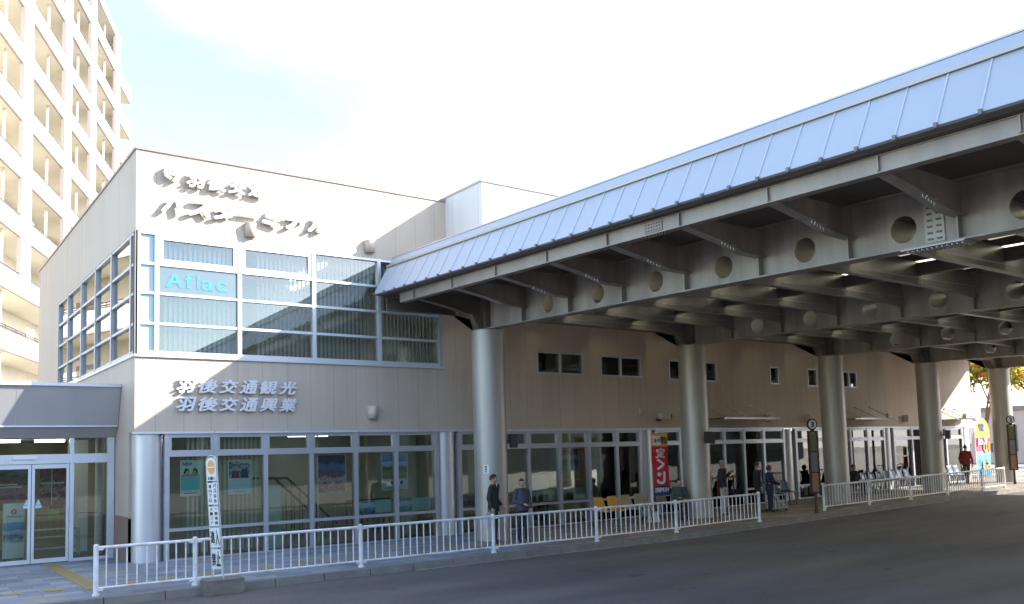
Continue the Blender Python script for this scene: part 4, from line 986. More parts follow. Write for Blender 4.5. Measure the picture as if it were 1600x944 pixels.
# ================================================================ LAMP BOXES ON THE COLUMNS
def lampbox(x, y, ang, z, label, twin=False):
    t = thing('column_lamp', (x, y, z), label, 'lamp', 'dark box lamps clamped to the round columns')
    a = R(ang); d = Vector((math.cos(a), math.sin(a), 0)); p = Vector((x, y, 0))+d*.40
    f = nb(); tube(f, p+Vector((0, 0, z+.1)), p+d*.1+Vector((0, 0, z+.1)), .025, seg=8); obj('bracket', f, DARK, t)
    f = nb(); c = p+d*.18; e = Vector((-d.y, d.x, 0))
    pts = [(c+e*u*.075+d*w_*.085) for u, w_ in ((-1, -1), (1, -1), (1, 1), (-1, 1))]
    prism(f, [(q.x, q.y) for q in pts], 'z', z-.06, z+.27); bmesh.ops.bevel(f, geom=list(f.edges), offset=.01, segments=1); obj('housing', f, DARK, t)
lampbox(7.67, -1.8, -22, 2.24, 'dark box lamp on the right of the first round column')
lampbox(14.9, -1.8, -100, 2.24, 'dark box lamp on the front of the second round column')
lampbox(14.9, -1.8, -8, 2.22, 'dark box lamp on the right of the second round column')
lampbox(21.75, -1.8, -5, 2.22, 'dark box lamp on the right of the third round column')
lampbox(27.95, -1.8, -75, 2.2, 'dark box lamp on the front of the fourth round column')
lampbox(27.95, -1.8, -5, 2.22, 'dark box lamp on the right of the fourth round column')
lampbox(33.7, -1.8, -5, 2.35, 'dark box lamp on the right of the fifth round column')
t = thing('switch_plate', (33.4, -2.2, 1.45), 'pale plate with two round sockets on the fifth column above the red board', 'plate')
f = nb(); box(f, 33.22, 33.46, -2.235, -2.195, 1.48, 1.86); obj('plate', f, mat('pale_plate', (.45, .47, .42), .6), t)
f = nb()
for z in (1.58, 1.76): tube(f, (33.34, -2.236, z), (33.34, -2.26, z), .04, seg=12)
obj('socket', f, DARK, t)
t = thing('red_board', (33.4, -2.2, .9), 'red board with pale marks low on the fifth column', 'board')
f = nb(); box(f, 33.20, 33.50, -2.235, -2.195, .95, 1.44); obj('board', f, RED, t)
f = nb(); box(f, 33.32, 33.345, -2.242, -2.236, 1.1, 1.3); box(f, 33.37, 33.39, -2.242, -2.236, 1.15, 1.34); obj('mark', f, WHITE, t)

# ================================================================ LOTTERY FLAG
F = thing('banner_flag', (13.25, -1.62, gz(13)), 'upright red lottery banner with orange top and navy foot, standing beside the beige chairs', 'flag')
def fl(p):                                                          # cloth hangs with slight waves
    k = .018*math.sin(p.x*11+p.z*3)+.01*math.sin(p.z*8)
    return Vector((p.x, p.y+k, p.z))
def cloth(x0, x1, z0, z1, y, mt, nm, par):
    f = nb(); nx, nz_ = 10, max(3, int((z1-z0)/.08)); g = [[[f.verts.new(fl(Vector((x0+(x1-x0)*i/nx, y+dd, z0+(z1-z0)*j/nz_)))) for i in range(nx+1)] for j in range(nz_+1)] for dd in (0, .003)]
    for s_ in (0, 1):
        for j in range(nz_):
            for i in range(nx): q = f.faces.new((g[s_][j][i], g[s_][j][i+1], g[s_][j+1][i+1], g[s_][j+1][i])); q.smooth = True
    return obj(nm, f, mt, par)
yb = -1.62
f = nb(); tube(f, (13.27, yb+.02, gz(13)+.05), (13.27, yb+.02, 2.60), .014, seg=8); tube(f, (13.2, yb+.02, 2.53), (13.98, yb+.02, 2.50), .010, seg=8); obj('pole', f, WHITE, F)
f = nb(); tube(f, (13.27, yb+.02, gz(13)), (13.27, yb+.02, gz(13)+.28), .2, .13, seg=20); obj('base', f, mat('white_plastic', (.6, .6, .58), .5), F)
cl = cloth(13.29, 13.93, 1.02, 2.13, yb, mat('flag_red', (.60, .02, .03), .6), 'cloth', F)
c2 = cloth(13.29, 13.93, 2.13, 2.49, yb, ORA, 'top_band', F); c3 = cloth(13.29, 13.93, .74, 1.02, yb, mat('flag_navy', (.025, .035, .16), .6), 'foot_band', F)
f = cloth(13.34, 13.64, 2.17, 2.42, yb-.006, WHITE, 'white_box', F)
def ft(s_, x0, x1, z0, z1, par, m_=WHITE, y=yb, off=.03): obj('character', put_text(s_, x0, x1, z0, z1, y-.008, .006, off, mirror=True, fn=fl), m_, par)
ft('宝', 13.44, 13.80, 1.80, 2.09, cl); ft('く', 13.46, 13.76, 1.46, 1.78, cl, off=.05); ft('じ', 13.44, 13.76, 1.06, 1.42, cl, off=.05)
ft('LOTO', 13.66, 13.90, 2.2, 2.40, c2, BLK); ft('6', 13.37, 13.45, 2.24, 2.36, c2, BLUE, yb-.007); ft('ロト', 13.47, 13.61, 2.25, 2.36, c2, BLUE, yb-.007)
ft('NUMBERS', 13.34, 13.88, .84, .97, c3, off=.02)
f = nb()
for z in (2.4, 2.0, 1.6, 1.2, .85): box(f, 13.255, 13.30, yb-.004, yb+.03, z, z+.02)
obj('tie_tab', f, WHITE, F)

# arch topped advertising banner at the far end
F = thing('banner_flag', (36.9, .6, gz(37)), 'bright arch topped banner in yellow, red and blue beyond the end of the building', 'flag')
y = .6
bands = [(2.18, 2.45, YEL), (1.55, 2.18, mat('flag_magenta', (.6, .06, .14), .6)), (1.15, 1.55, mat('flag_sky', (.15, .32, .55), .6)), (.45, 1.15, mat('flag_blue', (.08, .25, .5), .6))]
for k, (a, b, m_) in enumerate(bands): cloth(36.25, 37.6, a, b, y, m_, 'colour_band', F)
f = nb(); prism(f, [(36.925-.675*math.cos(math.pi*k/12), 2.45+.6*math.sin(math.pi*k/12)) for k in range(13)], 'y', y, y+.004); obj('arch_top', f, mat('flag_olive', (.30, .28, .07), .6), F)
f = nb(); tube(f, (36.22, y, gz(37)), (36.22, y, 2.5), .015, seg=6); 
pr = None
for k in range(13):
    p = (36.925-.7*math.cos(math.pi*k/12), y, 2.45+.62*math.sin(math.pi*k/12))
    if pr: tube(f, pr, p, .012, seg=6)
    pr = p
obj('pole', f, WHITE, F)
def f2(s_, x0, x1, z0, z1, m_): obj('character', put_text(s_, x0, x1, z0, z1, y-.03, .006, .03, mirror=True, fn=fl), m_, F)
f2('10', 36.9, 37.5, 1.52, 2.0, YEL); f2('Rol', 36.4, 37.3, 1.85, 2.2, WHITE); f2('63', 36.7, 37.45, .72, 1.1, YEL); f2('57', 36.6, 37.1, 2.5, 2.82, BLUE)

# ================================================================ BUS STOP POSTS
def stop(x, y, num, h, label, rz):
    z0 = gz(x); t = thing('bus_stop_sign', (x, y, z0), label, 'bus stop sign', 'numbered bus stop posts'); 
    Rm = Matrix.Rotation(rz, 4, 'Z')
    def tr(bm):
        for v in bm.verts: v.co = (Rm @ v.co)+Vector((x, y, z0))
        return bm
    BRN = bpy.data.materials.get('brown_enamel') or mat('brown_enamel', (.055, .03, .028), .4)
    f = nb(); tube(f, (0, 0, 0), (0, 0, .12), .055, seg=12); tube(f, (0, 0, .1), (0, 0, .62), .04, seg=10); obj('post', tr(f), BRN, t)
    f = nb(); frame_rect(f, -.16, .16, .55, 2.36, .05, FX, -.03, .03); 
    for zz in (1.14, 1.74): box(f, -.11, .11, -.028, .028, zz, zz+.04)
    box(f, -.05, .05, -.02, .02, 2.36, 2.42)
    obj('frame', tr(f), BRN, t)
    for (a, b, c, nm) in ((.61, 1.14, (.30, .17, .10), 'orange_sheet'), (1.18, 1.74, (.19, .19, .18), 'timetable'), (1.78, 2.30, (.14, .15, .075), 'green_sheet')):
        f = nb(); box(f, -.11, .11, -.02, .02, a, b); obj(nm, tr(f), bpy.data.materials.get('stop_'+nm) or mat('stop_'+nm, c, .5, var=.2, vscale=14), t)
    f = nb(); tube(f, (0, -.02, 2.55), (0, .02, 2.55), .165, seg=28); d = obj('disc_rim', tr(f), BRN, t)
    f = nb(); tube(f, (0, -.026, 2.55), (0, -.0201, 2.55), .125, seg=28); obj('disc', tr(f), WHITE, d)
    f = put_text(num, -.055, .055, 2.47, 2.63, -.027, .006, .05); obj('number', tr(f), BLK, d)
    return t
stop(17.6, -3.84, '3', 0, 'bus stop post with round number 3 disc beside the third column', R(-22))
stop(31.95, -2.9, '2', 0, 'bus stop post with round number 2 disc beside the fifth column', R(-38))

# ================================================================ CHAIRS
def shell_chair(m, name='shell_chair'):
    t = thing(name, (0, 0, 0), 'x', 'chair'); t['label'] = 'tmp'
    prof = [(.20, .80), (.17, .72), (.14, .60), (.10, .50), (.04, .445), (-.06, .425), (-.18, .43), (-.24, .44), (-.265, .425)]   # (y, z): back to front edge
    f = nb(); n = 8; rows = []
    for th in (0, .014):
        R_ = []
        for j, (y, z) in enumerate(prof):
            wd = .20 if j > 1 else (.15 if j == 0 else .185); r_ = []
            for i in range(n+1):
                u = -1+2*i/n; cup = .035*(abs(u)**2.5)
                if j < 4: p = (u*wd, y-cup-th, z)
                else: p = (u*wd, y, z+cup*.7-th)
                r_.append(f.verts.new(p))
            R_.append(r_)
        rows.append(R_)
    for R_ in rows:
        for j in range(len(prof)-1):
            for i in range(n): q = f.faces.new((R_[j][i], R_[j][i+1], R_[j+1][i+1], R_[j+1][i])); q.smooth = True
    for j in range(len(prof)-1):
        for i in (0, n): f.faces.new((rows[0][j][i], rows[0][j+1][i], rows[1][j+1][i], rows[1][j][i]))
    for i in range(n):
        for j in (0, len(prof)-1): f.faces.new((rows[0][j][i], rows[0][j][i+1], rows[1][j][i+1], rows[1][j][i]))
    obj('seat_shell', f, m, t, local=True)
    for x in (-.15, .15):
        f = nb(); tube(f, (x, .12, .42), (x*1.1, .18, 0), .012, seg=8); tube(f, (x, -.16, .42), (x*1.1, -.22, 0), .012, seg=8); tube(f, (x, .14, .42), (x, -.18, .42), .012, seg=8); obj('leg_frame', f, DARK, t, local=True)
    return t
def cmat(n, c): return mat(n, c, .28, coat=.6)
kinds = {'o': cmat('orange_plastic', (.62, .30, .06)), 'b': cmat('beige_plastic', (.36, .31, .18)), 'n': cmat('blue_plastic', (.05, .13, .20))}
protos = {}
def chair(k, x, y, label, group, rz=0):
    if k not in protos:
        protos[k] = shell_chair(kinds[k]); o = protos[k]; o.location = (x, y, gz(x)); o.rotation_euler = (0, 0, rz); tag(o, label, 'chair', group)
    else: clone(protos[k], (x, y, gz(x)), rz, label, group)
g_ = 'plastic shell chairs near the lottery flag'
chair('o', 11.40, -1.55, 'faded orange yellow shell chair at the left end of the row', g_); chair('o', 11.90, -1.55, 'bright orange shell chair, second in the row', g_)
chair('b', 12.40, -1.55, 'beige shell chair next to the orange ones', g_); chair('b', 12.90, -1.55, 'beige shell chair at the right end of the row, nearest the flag', g_)
chair('b', 14.15, -1.15, 'beige shell chair half hidden behind the lottery flag', g_)
names = ['left', 'middle', 'right']
for i, x in enumerate((18.75, 19.3, 19.85)): chair('n', x, -1.2, '%s blue chair of the three standing before the door' % names[i], 'blue shell chairs before the door')
nm4 = ['first', 'second', 'third', 'fourth']
for i in range(4): chair('n', 24.75+.5*i, -1.0, '%s dark blue chair from the left, between third and fourth columns' % nm4[i], 'dark blue shell chairs between third and fourth columns')
for i in range(3): chair('n', 27.3+.5*i-.15, -.7, '%s dark blue chair from the left, just left of the fourth column' % nm4[i], 'dark blue shell chairs behind the fourth column')
for i in range(3): chair('n', 30.4+.5*i, -1.0, '%s blue chair from the left beside the person in red' % nm4[i], 'blue shell chairs beside the person in red')

# luggage trolley pushed by the pair
t = thing('trolley', (17.42, -2.55, gz(17.4)), 'small silver wire trolley pushed by the pair in navy coats', 'trolley')
z = gz(17.4); f = nb()
for y_ in (-2.72, -2.38):
    for a, b in (((17.2, .12), (17.2, .78)), ((17.2, .5), (17.75, .5)), ((17.2, .12), (17.75, .12)), ((17.75, .12), (17.75, .5)), ((17.2, .5), (17.75, .12)), ((17.2, .78), (17.0, .86)), ((17.38, .12), (17.38, .5)), ((17.56, .12), (17.56, .5))):
        tube(f, (a[0], y_, z+a[1]), (b[0], y_, z+b[1]), .011, seg=6)
for x_, zz in ((17.2, .12), (17.75, .12), (17.75, .5), (17.2, .5), (17.0, .86)): tube(f, (x_, -2.72, z+zz), (x_, -2.38, z+zz), .011, seg=6)
obj('wire_frame', f, mat('trolley_silver', (.6, .6, .6), .35, .5), t)
f = nb(); box(f, 17.22, 17.73, -2.70, -2.40, z+.13, z+.30); obj('bag', f, mat('trolley_bag', (.3, .3, .28), .8), t)
for x_ in (17.22, 17.73):
    for y_ in (-2.72, -2.38):
        f = nb(); tube(f, (x_, y_-.015, z+.05), (x_, y_+.015, z+.05), .05, seg=12); obj('wheel', f, DARK, t)

# ================================================================ PEOPLE
SKIN = mat('skin', (.48, .27, .18), .6); HAIR = mat('black_hair', (.018, .014, .012), .5); GHAIR = mat('grey_hair', (.28, .24, .20), .6); SHOE = mat('black_shoes', (.02, .02, .02), .4)
EYE = mat('dark_eye', (.01, .01, .01), .3)
def person(loc, rz, H, top, leg, label, pose='stand', arms=None, coat=None, hair=HAIR, hem=.80, skirt=None, longhair=False, look=0, shirt=None):
    """faces -Y before rz; pose stand / sit / walk; arms: {'L': (elbow, wrist), 'R': (...)} in metres at 1.7 m height"""
    t = thing('person', loc, label, 'person', None, rz); k = H/1.7
    sit = pose == 'sit'; dz = -.45 if sit else 0
    V = {'pel': (0, 0, .93), 'bel': (0, -.01, 1.06), 'che': (0, 0, 1.25), 'col': (0, .005, 1.38), 'nk': (0, 0, 1.455), 'nk2': (0, -.012, 1.51), 'hd': (0, -.02, 1.575), 'cr': (0, -.012, 1.625)}
    Rr = {'pel': (.145, .11), 'bel': (.135, .10), 'che': (.155, .115), 'col': (.115, .085), 'nk': (.052, .052), 'nk2': (.056, .062), 'hd': (.074, .088), 'cr': (.060, .074)}
    E = [('pel', 'bel'), ('bel', 'che'), ('che', 'col'), ('col', 'nk'), ('nk', 'nk2'), ('nk2', 'hd'), ('hd', 'cr')]
    arms = arms or {}
    for s, sg_ in (('L', 1), ('R', -1)):
        el, wr = arms.get(s, ((.235*sg_, .02, 1.11), (.225*sg_, -.07, .88)))
        V['sh'+s] = (.165*sg_, 0, 1.375); V['el'+s] = el; V['wr'+s] = wr; Rr['sh'+s] = (.062, .062); Rr['el'+s] = (.044, .044); Rr['wr'+s] = (.029, .029)
        E += [('col', 'sh'+s), ('sh'+s, 'el'+s), ('el'+s, 'wr'+s)]
        if sit: hp, kn, an, toe = (.10*sg_, -.02, .92), (.11*sg_, -.43, .93), (.11*sg_, -.42, .53), (.115*sg_, -.57, .49)
        elif pose == 'walk': q = .17*sg_; hp, kn, an, toe = (.09*sg_, 0, .88), (.09*sg_, -q*.8-.04, .49), (.09*sg_, -q*1.1, .09), (.095*sg_, -q*1.1-.14, .045)
        else: hp, kn, an, toe = (.09*sg_, 0, .88), (.10*sg_, -.02, .49), (.105*sg_, .01, .09), (.12*sg_, -.14, .045)
        for n_, p, r_ in (('hp', hp, .088), ('kn', kn, .058), ('an', an, .040), ('toe', toe, .036)): V[n_+s] = p; Rr[n_+s] = (r_, r_)
        E += [('pel', 'hp'+s), ('hp'+s, 'kn'+s), ('kn'+s, 'an'+s), ('an'+s, 'toe'+s)]
    keys = list(V); me = bpy.data.meshes.new('b'); me.from_pydata([tuple(c*k for c in (V[q][0], V[q][1], V[q][2]+dz)) for q in keys], [(keys.index(a), keys.index(b)) for a, b in E], [])
    o = bpy.data.objects.new('b', me); COL.objects.link(o); md = o.modifiers.new('s', 'SKIN'); sb = o.modifiers.new('u', 'SUBSURF'); sb.levels = sb.render_levels = 2
    for i, q in enumerate(keys): me.skin_vertices[0].data[i].radius = tuple(r_*k for r_ in Rr[q]); me.skin_vertices[0].data[i].use_root = (q == 'pel')
    dg = bpy.context.evaluated_depsgraph_get(); dg.update(); m2 = bpy.data.meshes.new_from_object(o.evaluated_get(dg)); bpy.data.objects.remove(o)
    f = nb(); f.from_mesh(m2); bpy.data.meshes.remove(m2)
    wL = [Vector(V['wr'+s])*k+Vector((0, 0, dz*k)) for s in 'LR']; eL = [Vector(V['el'+s])*k+Vector((0, 0, dz*k)) for s in 'LR']
    for fc in f.faces:
        c = fc.calc_center_median(); fc.smooth = True; z = c.z/k-dz; mi = 0
        hand = any((c-w_).length < .035*k for w_ in wL)
        arm = any((c-(w_+(e_-w_)*.5)).length < .17*k for w_, e_ in zip(wL, eL))
        if hand or z > 1.455: mi = 2
        elif (z > .90 and not (sit and c.y < -.16*k)) or arm: mi = 0
        else: mi = 1
        if (z < .085 if not sit else z < .535): mi = 3
        fc.material_index = mi
    # hands: palm and five bent fingers rooted in it
    for s, w_, e_ in zip('LR', wL, eL):
        sg_ = 1 if s == 'L' else -1; d = (w_-e_).normalized(); side = Vector((0, -1, 0)) if abs(d.y) < .7 else Vector((-sg_, 0, 0)); side = (side-d*side.dot(d)).normalized(); nrm = d.cross(side)
        pc = w_+d*.05*k; tube(f, w_+d*.005*k, w_+d*.09*k, .026*k, .030*k, seg=8, mi=2)
        inw = Vector((-sg_, 0, 0)); inw = (inw-d*inw.dot(d)); inw = inw.normalized() if inw.length > .01 else nrm
        for i, ln in enumerate((.070, .078, .072, .056)):
            b0 = w_+d*.085*k+side*(.024-.016*i)*k; m_ = b0+d*ln*.5*k+inw*.006*k; tip = m_+(d*.8+inw*.6).normalized()*ln*.5*k
            tube(f, b0, m_, .0085*k, .008*k, seg=6, mi=2); tube(f, m_, tip, .008*k, .006*k, seg=6, mi=2)
        b0 = w_+d*.03*k+side*.022*k; m_ = b0+(side+d*.8).normalized()*.035*k; tube(f, b0, m_, .011*k, .009*k, seg=6, mi=2); tube(f, m_, m_+(d+side*.2).normalized()*.03*k, .009*k, .007*k, seg=6, mi=2)
    # face: nose, eyes, mouth, ears, chin; turned by look
    hz = (1.578+dz)*k; fr = Matrix.Rotation(look, 3, 'Z')
    def hp_(x, y, z): return Vector((0, -.018*k, hz))+fr @ Vector((x*k, y*k, z*k))
    sphere(f, (hp_(0, 0, 0)), (.074*k, .090*k, .108*k), 16, 12, mi=2)
    tube(f, hp_(0, -.082, .012), hp_(0, -.104, -.018), .007*k, .014*k, seg=8, mi=2)
    for x in (-.028, .028): sphere(f, hp_(x, -.080, .014), .010*k, 8, 6, mi=4)
    tube(f, hp_(-.022, -.080, -.048), hp_(.022, -.080, -.048), .005*k, seg=6, mi=5)
    for x in (-.075, .075): sphere(f, hp_(x, .005, 0), (.010*k, .018*k, .028*k), 8, 6, mi=2)
    obj('body', f, [top, leg, SKIN, SHOE, EYE, mat('lips', (.35, .12, .10), .5) if 'lips' not in bpy.data.materials else bpy.data.materials['lips']], t, local=True)
    # hair cap
    f = nb(); sphere(f, (0, 0, 0), 1, 20, 14)
    kill = [v for v in f.verts if (v.co.y < -.38 and v.co.z < .42) or v.co.z < (-.75 if longhair else -.35) or (v.co.y < .15 and v.co.z < -.05 and not longhair)]
    bmesh.ops.delete(f, geom=kill, context='VERTS')
    for v in f.verts:
        r_ = 1+.05*math.sin(v.co.x*9+v.co.z*7); q = Vector((v.co.x*.084*r_, v.co.y*.101*r_+.006, v.co.z*.112+.014)); v.co = hp_(*q)
    bmesh.ops.solidify(f, geom=list(f.faces), thickness=.012*k)
    obj('hair', f, hair, t, local=True)
    if coat:                                                        # coat: lofted from collar to hem, open front lapels
        f = nb(); prof = [(1.44, .075, .070), (1.40, .135, .095), (1.34, .175, .118), (1.22, .176, .130), (1.08, .162, .125), (.95, .178, .138), (hem, .19, .150)]
        if sit: prof = prof[:-1]
        rings = []
        for z, rx, ry in prof: rings.append([f.verts.new((math.cos(2*math.pi*i/24)*rx*k, math.sin(2*math.pi*i/24)*ry*k, (z+dz)*k)) for i in range(24)])
        for a, b in zip(rings, rings[1:]):
            for i in range(24): q = f.faces.new((a[i], a[(i+1) % 24], b[(i+1) % 24], b[i])); q.smooth = True
        for s in 'LR':                                              # sleeves
            sh, e_, w_ = [Vector(V[q+s])*k+Vector((0, 0, dz*k)) for q in ('sh', 'el', 'wr')]
            tube(f, sh, e_, .068*k, .056*k, seg=12); sphere(f, sh, .069*k, 12, 8); sphere(f, e_, .057*k, 12, 8); tube(f, e_, w_-(w_-e_).normalized()*.01*k, .056*k, .043*k, seg=12)
        c_ = obj('coat', f, coat, t, local=True)
        if shirt:
            f = nb(); q0 = [(-.03, 1.445), (.03, 1.445), (.0, 1.25)]; prism(f, [(x*k, (z+dz)*k) for x, z in q0], 'y', -.125*k, -.085*k); obj('shirt_front', f, shirt, c_, local=True)
        f = nb()
        for zz in (1.22, 1.12, 1.02): sphere(f, (.015*k, -.135*k, (zz+dz)*k), .009*k, 8, 6)
        obj('button', f, SHOE, c_, local=True)
        f = nb()
        for sgn in (-1, 1): prism(f, [(sgn*.02*k, (1.455+dz)*k), (sgn*.085*k, (1.43+dz)*k), (sgn*.07*k, (1.33+dz)*k), (sgn*.01*k, (1.24+dz)*k)], 'y', -.137*k, -.12*k)
        obj('lapel', f, coat, c_, local=True)
    return t
COAT = mat('charcoal_wool', (.030, .030, .034), .9, var=.2, vscale=20, bump=.3, bscale=80); BLUEJ = mat('slate_jacket', (.060, .068, .095), .85, var=.15, vscale=14, bump=.3, bscale=60)
NAVT = mat('navy_trousers', (.022, .026, .045), .85); GREYT = mat('grey_trousers', (.045, .042, .043), .85); WHT = mat('cream_trousers', (.50, .47, .42), .8); DKN = mat('dark_navy_coat', (.022, .022, .035), .85, var=.2, vscale=10)
REDC = mat('dark_red_jacket', (.20, .025, .03), .8, var=.15, vscale=10); TEALJ = mat('dull_teal_jumper', (.06, .085, .085), .85); WSH = mat('white_shirt', (.65, .62, .6), .7)
person((7.08, -2.72, 0), R(38), 1.58, COAT, GREYT, 'standing person in a long charcoal coat holding a pale bag, before the first column', coat=COAT, shirt=WSH, look=R(10), arms={'R': ((-.23, .05, 1.12), (-.24, -.03, .88)), 'L': ((.23, .03, 1.12), (.22, -.14, .92))})
tb = thing('shopping_bag', (6.93, -2.9, .45), 'pale grey carrier bag held low by the person in the charcoal coat', 'bag')
f = nb(); prism(f, [(6.76, .42), (6.97, .42), (6.99, .72), (6.75, .72)], 'y', -2.86, -2.79); bmesh.ops.bevel(f, geom=list(f.edges), offset=.015, segments=2); obj('bag', f, mat('pale_bag', (.5, .5, .55), .6), tb)
f = nb(); tube(f, (6.80, -2.825, .72), (6.86, -2.80, .80), .005, seg=6); tube(f, (6.94, -2.825, .72), (6.88, -2.80, .80), .005, seg=6); obj('handle', f, WSH, tb)
person((7.68, -3.0, 0), R(-8), 1.46, BLUEJ, NAVT, 'shorter standing person in a slate blue jacket, hands at waist, right of the coated person', coat=BLUEJ, hem=.86, shirt=SHOE, longhair=True, look=R(-28), arms={'R': ((-.24, .0, 1.12), (-.06, -.20, 1.03)), 'L': ((.24, .02, 1.12), (.20, -.10, .90))})
person((15.62, -2.1, gz(15.6)), R(30), 1.62, DKN, WHT, 'standing person with grey hair, dark jacket and cream trousers, just right of the second column', coat=DKN, hem=.88, hair=GHAIR, look=R(20), shirt=RED, arms={'L': ((.24, -.03, 1.14), (.10, -.24, 1.32))})
t = thing('scarf', (15.45, -2.1, 1.1), 'long dark red scarf hanging at the left side of the person with grey hair', 'scarf')
f = nb(); prism(f, [(15.36, .62), (15.44, .62), (15.47, 1.25), (15.40, 1.27)], 'y', -2.14, -2.11); obj('cloth', f, REDC, t)
person((16.95, -2.30, gz(17)), R(52), 1.50, DKN, NAVT, 'standing person in dark clothes, left one of the pair with the trolley', coat=DKN, hem=.9, look=R(10))
person((17.10, -2.62, gz(17)), R(60), 1.40, mat('navy_coat', (.02, .026, .05), .85), NAVT, 'person in a navy coat leaning on the silver trolley', coat=bpy.data.materials['navy_coat'], hem=.82, longhair=True, arms={'R': ((-.2, -.10, 1.12), (-.12, -.33, 1.02)), 'L': ((.2, -.10, 1.12), (.12, -.33, 1.02))})
person((14.18, -1.75, gz(14)), R(-30), 1.58, TEALJ, NAVT, 'seated person in a dull teal jumper behind the lottery flag', pose='sit', coat=TEALJ, look=R(25), arms={'R': ((-.23, -.06, 1.13), (-.10, -.28, 1.12)), 'L': ((.23, -.06, 1.13), (.10, -.30, 1.08))})
chair('b', 14.18, -1.70, 'beige shell chair under the seated person in teal', g_, R(-30))
person((11.2, .75, 0), R(190), 1.6, DKN, NAVT, 'dark clothed person sitting inside the window behind the orange chairs', pose='sit', coat=DKN)
t = thing('stool', (11.2, .72, 0), 'dark stool inside the window under the seated person', 'stool')
f = nb(); tube(f, (11.2, .74, .36), (11.2, .74, .42), .17, seg=20); obj('seat', f, DARK, t); f = nb(); tube(f, (11.2, .74, .02), (11.2, .74, .36), .03, seg=10); tube(f, (11.2, .74, .012), (11.2, .74, .03), .16, seg=20); obj('leg', f, ALU, t)
person((24.05, -.95, gz(24)), R(-10), 1.55, DKN, NAVT, 'seated person in black just right of the third column', pose='sit', coat=DKN)
chair('n', 24.05, -.90, 'dark blue chair under the seated person in black', 'dark blue shell chairs between third and fourth columns', R(-10))
person((30.95, -1.55, gz(31)), R(100), 1.62, REDC, GREYT, 'person in a dark red jacket walking at the far end beside the blue chairs', pose='walk', coat=REDC, hem=.9)

# ================================================================ BACKGROUND AT THE RIGHT
def leafm(name, c):
    m = bpy.data.materials.new(name); m.use_nodes = True; n = m.node_tree.nodes; l = m.node_tree.links; n.clear()
    o = n.new('ShaderNodeOutputMaterial'); d = n.new('ShaderNodeBsdfDiffuse'); t = n.new('ShaderNodeBsdfTranslucent'); x = n.new('ShaderNodeMixShader')
    d.inputs[0].default_value = (*c, 1); t.inputs[0].default_value = (*[min(1, q*1.5) for q in c], 1); x.inputs[0].default_value = .5
    l.new(d.outputs[0], x.inputs[1]); l.new(t.outputs[0], x.inputs[2]); l.new(x.outputs[0], o.inputs[0]); return m
def tree(x, y, h, cr, label, seed, bare=False, n=900):
    rnd = random.Random(seed); t = thing('street_tree', (x, y, gz(x)), label, 'tree', 'trees beyond the end of the terminal'); z0 = gz(x)
    f = nb(); bark = bpy.data.materials.get('bark') or mat('bark', (.16, .11, .085), .9, var=.2, vscale=8)
    tips = []
    def br(p, d, ln, r, dep):
        q = p+d*ln; tube(f, p, q, r, r*.68, seg=7)
        if dep == 0: tips.append(q); return
        for _ in range(3 if dep > 1 else 4):
            nd = (d+Vector((rnd.uniform(-.7, .7), rnd.uniform(-.7, .7), rnd.uniform(-.05, .5)))).normalized(); br(q, nd, ln*rnd.uniform(.55, .8), r*.6, dep-1)
    br(Vector((x, y, z0)), Vector((rnd.uniform(-.05, .05), 0, 1)), h*.34, h*.022, 4)
    obj('trunk', f, bark, t)
    if bare: n = 200
    f = nb()
    for _ in range(n):
        c = rnd.choice(tips)+Vector((rnd.gauss(0, 1), rnd.gauss(0, 1), rnd.gauss(0, 1)))*cr*.16
        s = rnd.uniform(.07, .15); a = Vector((rnd.uniform(-1, 1), rnd.uniform(-1, 1), rnd.uniform(-1, 1))).normalized(); b = a.orthogonal().normalized(); c2_ = a.cross(b)
        vs = [f.verts.new(c+b*s*u+c2_*s*.7*v_) for u, v_ in ((-1, 0), (0, -1), (1, 0), (0, 1))]; q = f.faces.new(vs); q.material_index = rnd.choice((0, 0, 1, 1, 2))
    L_ = [bpy.data.materials.get(nm_) or leafm(nm_, c_) for nm_, c_ in (('leaf_yellow', (.36, .30, .04)), ('leaf_green', (.13, .17, .035)), ('leaf_orange', (.40, .17, .03)))]
    obj('crown', f, L_, t, norm=False)
tree(41.5, 2.6, 6.2, 2.4, 'yellow green autumn tree just past the end of the building', 3, n=2600)
tree(45.5, .3, 6.8, 2.6, 'thinner autumn tree right of the fifth column', 8, n=1300)
tree(52, 4.5, 7.5, 3, 'farther autumn tree behind the bright banner', 5, n=2200)
tree(56, .5, 6.5, 2.6, 'farther sparse tree at the right picture edge', 12, bare=True)
t = thing('shop_building', (66, 6, 0), 'pale pink low building far behind the autumn trees', 'building')
f = nb(); box(f, 64, 78, -14, 22, 0, 4.3); obj('wall', f, mat('pink_render', (.62, .50, .45), .8), t)
f = nb(); box(f, 63.8, 78.2, -14.2, 22.2, 4.3, 4.6); obj('roof', f, mat('shop_roof', (.3, .25, .22), .8), t)
for k in range(7):
    f = nb(); box(f, 63.95, 64.0, -12+k*4.6, -9.5+k*4.6, 1.2, 3.2); obj('window', f, mat('far_window', (.1, .11, .12), .15) if k == 0 else bpy.data.materials['far_window'], t)
t = thing('red_billboard', (60, -2, 0), 'large red billboard with pale curling script high behind the fifth column', 'billboard')
f = nb(); box(f, 60, 60.3, -6.0, -.2, 3.9, 7.4); obj('board', f, RED, t)
f = nb()
for y_ in (-5, -1.2): box(f, 60.1, 60.25, y_, y_+.15, .4, 3.9)
obj('leg', f, DARK, t)
f = nb(); 
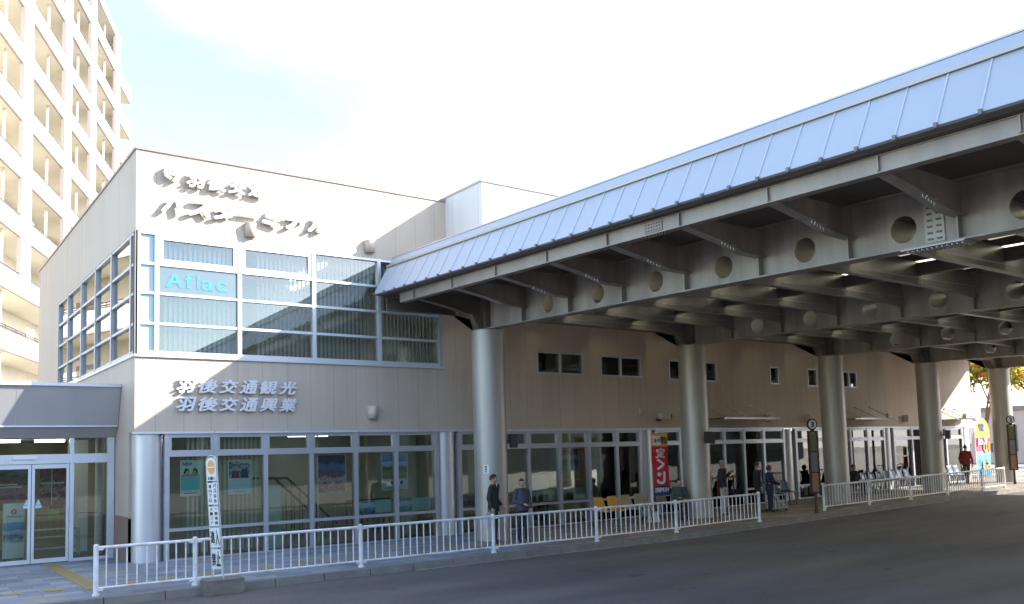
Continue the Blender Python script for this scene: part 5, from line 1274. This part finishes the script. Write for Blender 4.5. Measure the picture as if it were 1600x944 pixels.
for j, (yc, zc, r_) in enumerate(((-1.2, 5.6, .7), (-2.4, 5.0, .5), (-1.9, 6.4, .45), (-3.6, 5.6, .8), (-.8, 4.7, .4))):
    for k in range(14):
        a0 = k*.36; a1 = a0+.36; tube(f, (59.96, yc+r_*math.cos(a0), zc+r_*math.sin(a0)), (59.96, yc+r_*math.cos(a1), zc+r_*math.sin(a1)), .045, seg=5)
obj('script', f, mat('pale_script', (.6, .35, .3), .6), bpy.data.objects[t.name])
t = thing('cycle_shelter', (42.5, 6.5, 0), 'low white arched shelter roof beyond the end of the building', 'shelter')
f = nb(); n = 12
for k in range(n):
    a0 = math.pi*k/n; a1 = math.pi*(k+1)/n
    v = [f.verts.new((43.5-1.9*math.cos(a), y_, 1.9+1.2*math.sin(a))) for a, y_ in ((a0, 3.4), (a1, 3.4), (a1, 9), (a0, 9))]; f.faces.new(v)
obj('arched_roof', f, mat('shelter_white', (.75, .74, .74), .5), t)
for x_ in (41.65, 45.35):
    for y_ in (3.5, 8.8):
        f = nb(); tube(f, (x_, y_, .3), (x_, y_, 1.95), .04, seg=8); obj('post', f, ALU, t)
bm = nb(); v = [bm.verts.new(p) for p in ((38, 3.0, .388), (63, 3.0, .388), (63, 14, .388), (38, 14, .388))]; bm.faces.new(v)
struct('lawn', bm, mat('lawn_green', (.16, .22, .05), .9, var=.3, vscale=3))
bm = nb(); v = [bm.verts.new(p) for p in ((38, -3.6, .405), (63, -3.6, .405), (63, 3.0, .405), (38, 3.0, .405))]; bm.faces.new(v)
struct('forecourt', bm, mat('forecourt_paving', (.50, .42, .38), .8, var=.1, vscale=2))
# unseen dark block, added so the shop windows reflect less bright sky
t = thing('reflection_block', (-18, -60, 0), 'unseen long dark grey block added across the bus yard to darken window reflections', 'building')
f = nb(); box(f, -70, 104, -72, -58, -.1, 11); obj('wall', f, mat('reflection_block_grey', (.11, .105, .10), .8, var=.3, vscale=.15), t)
for k in range(16):
    f = nb(); box(f, -66+k*10.5, -59+k*10.5, -57.99, -57.9, 1.5, 5); obj('window', f, mat('far_glazing', (.04, .045, .05), .2) if k == 0 else bpy.data.materials['far_glazing'], t)
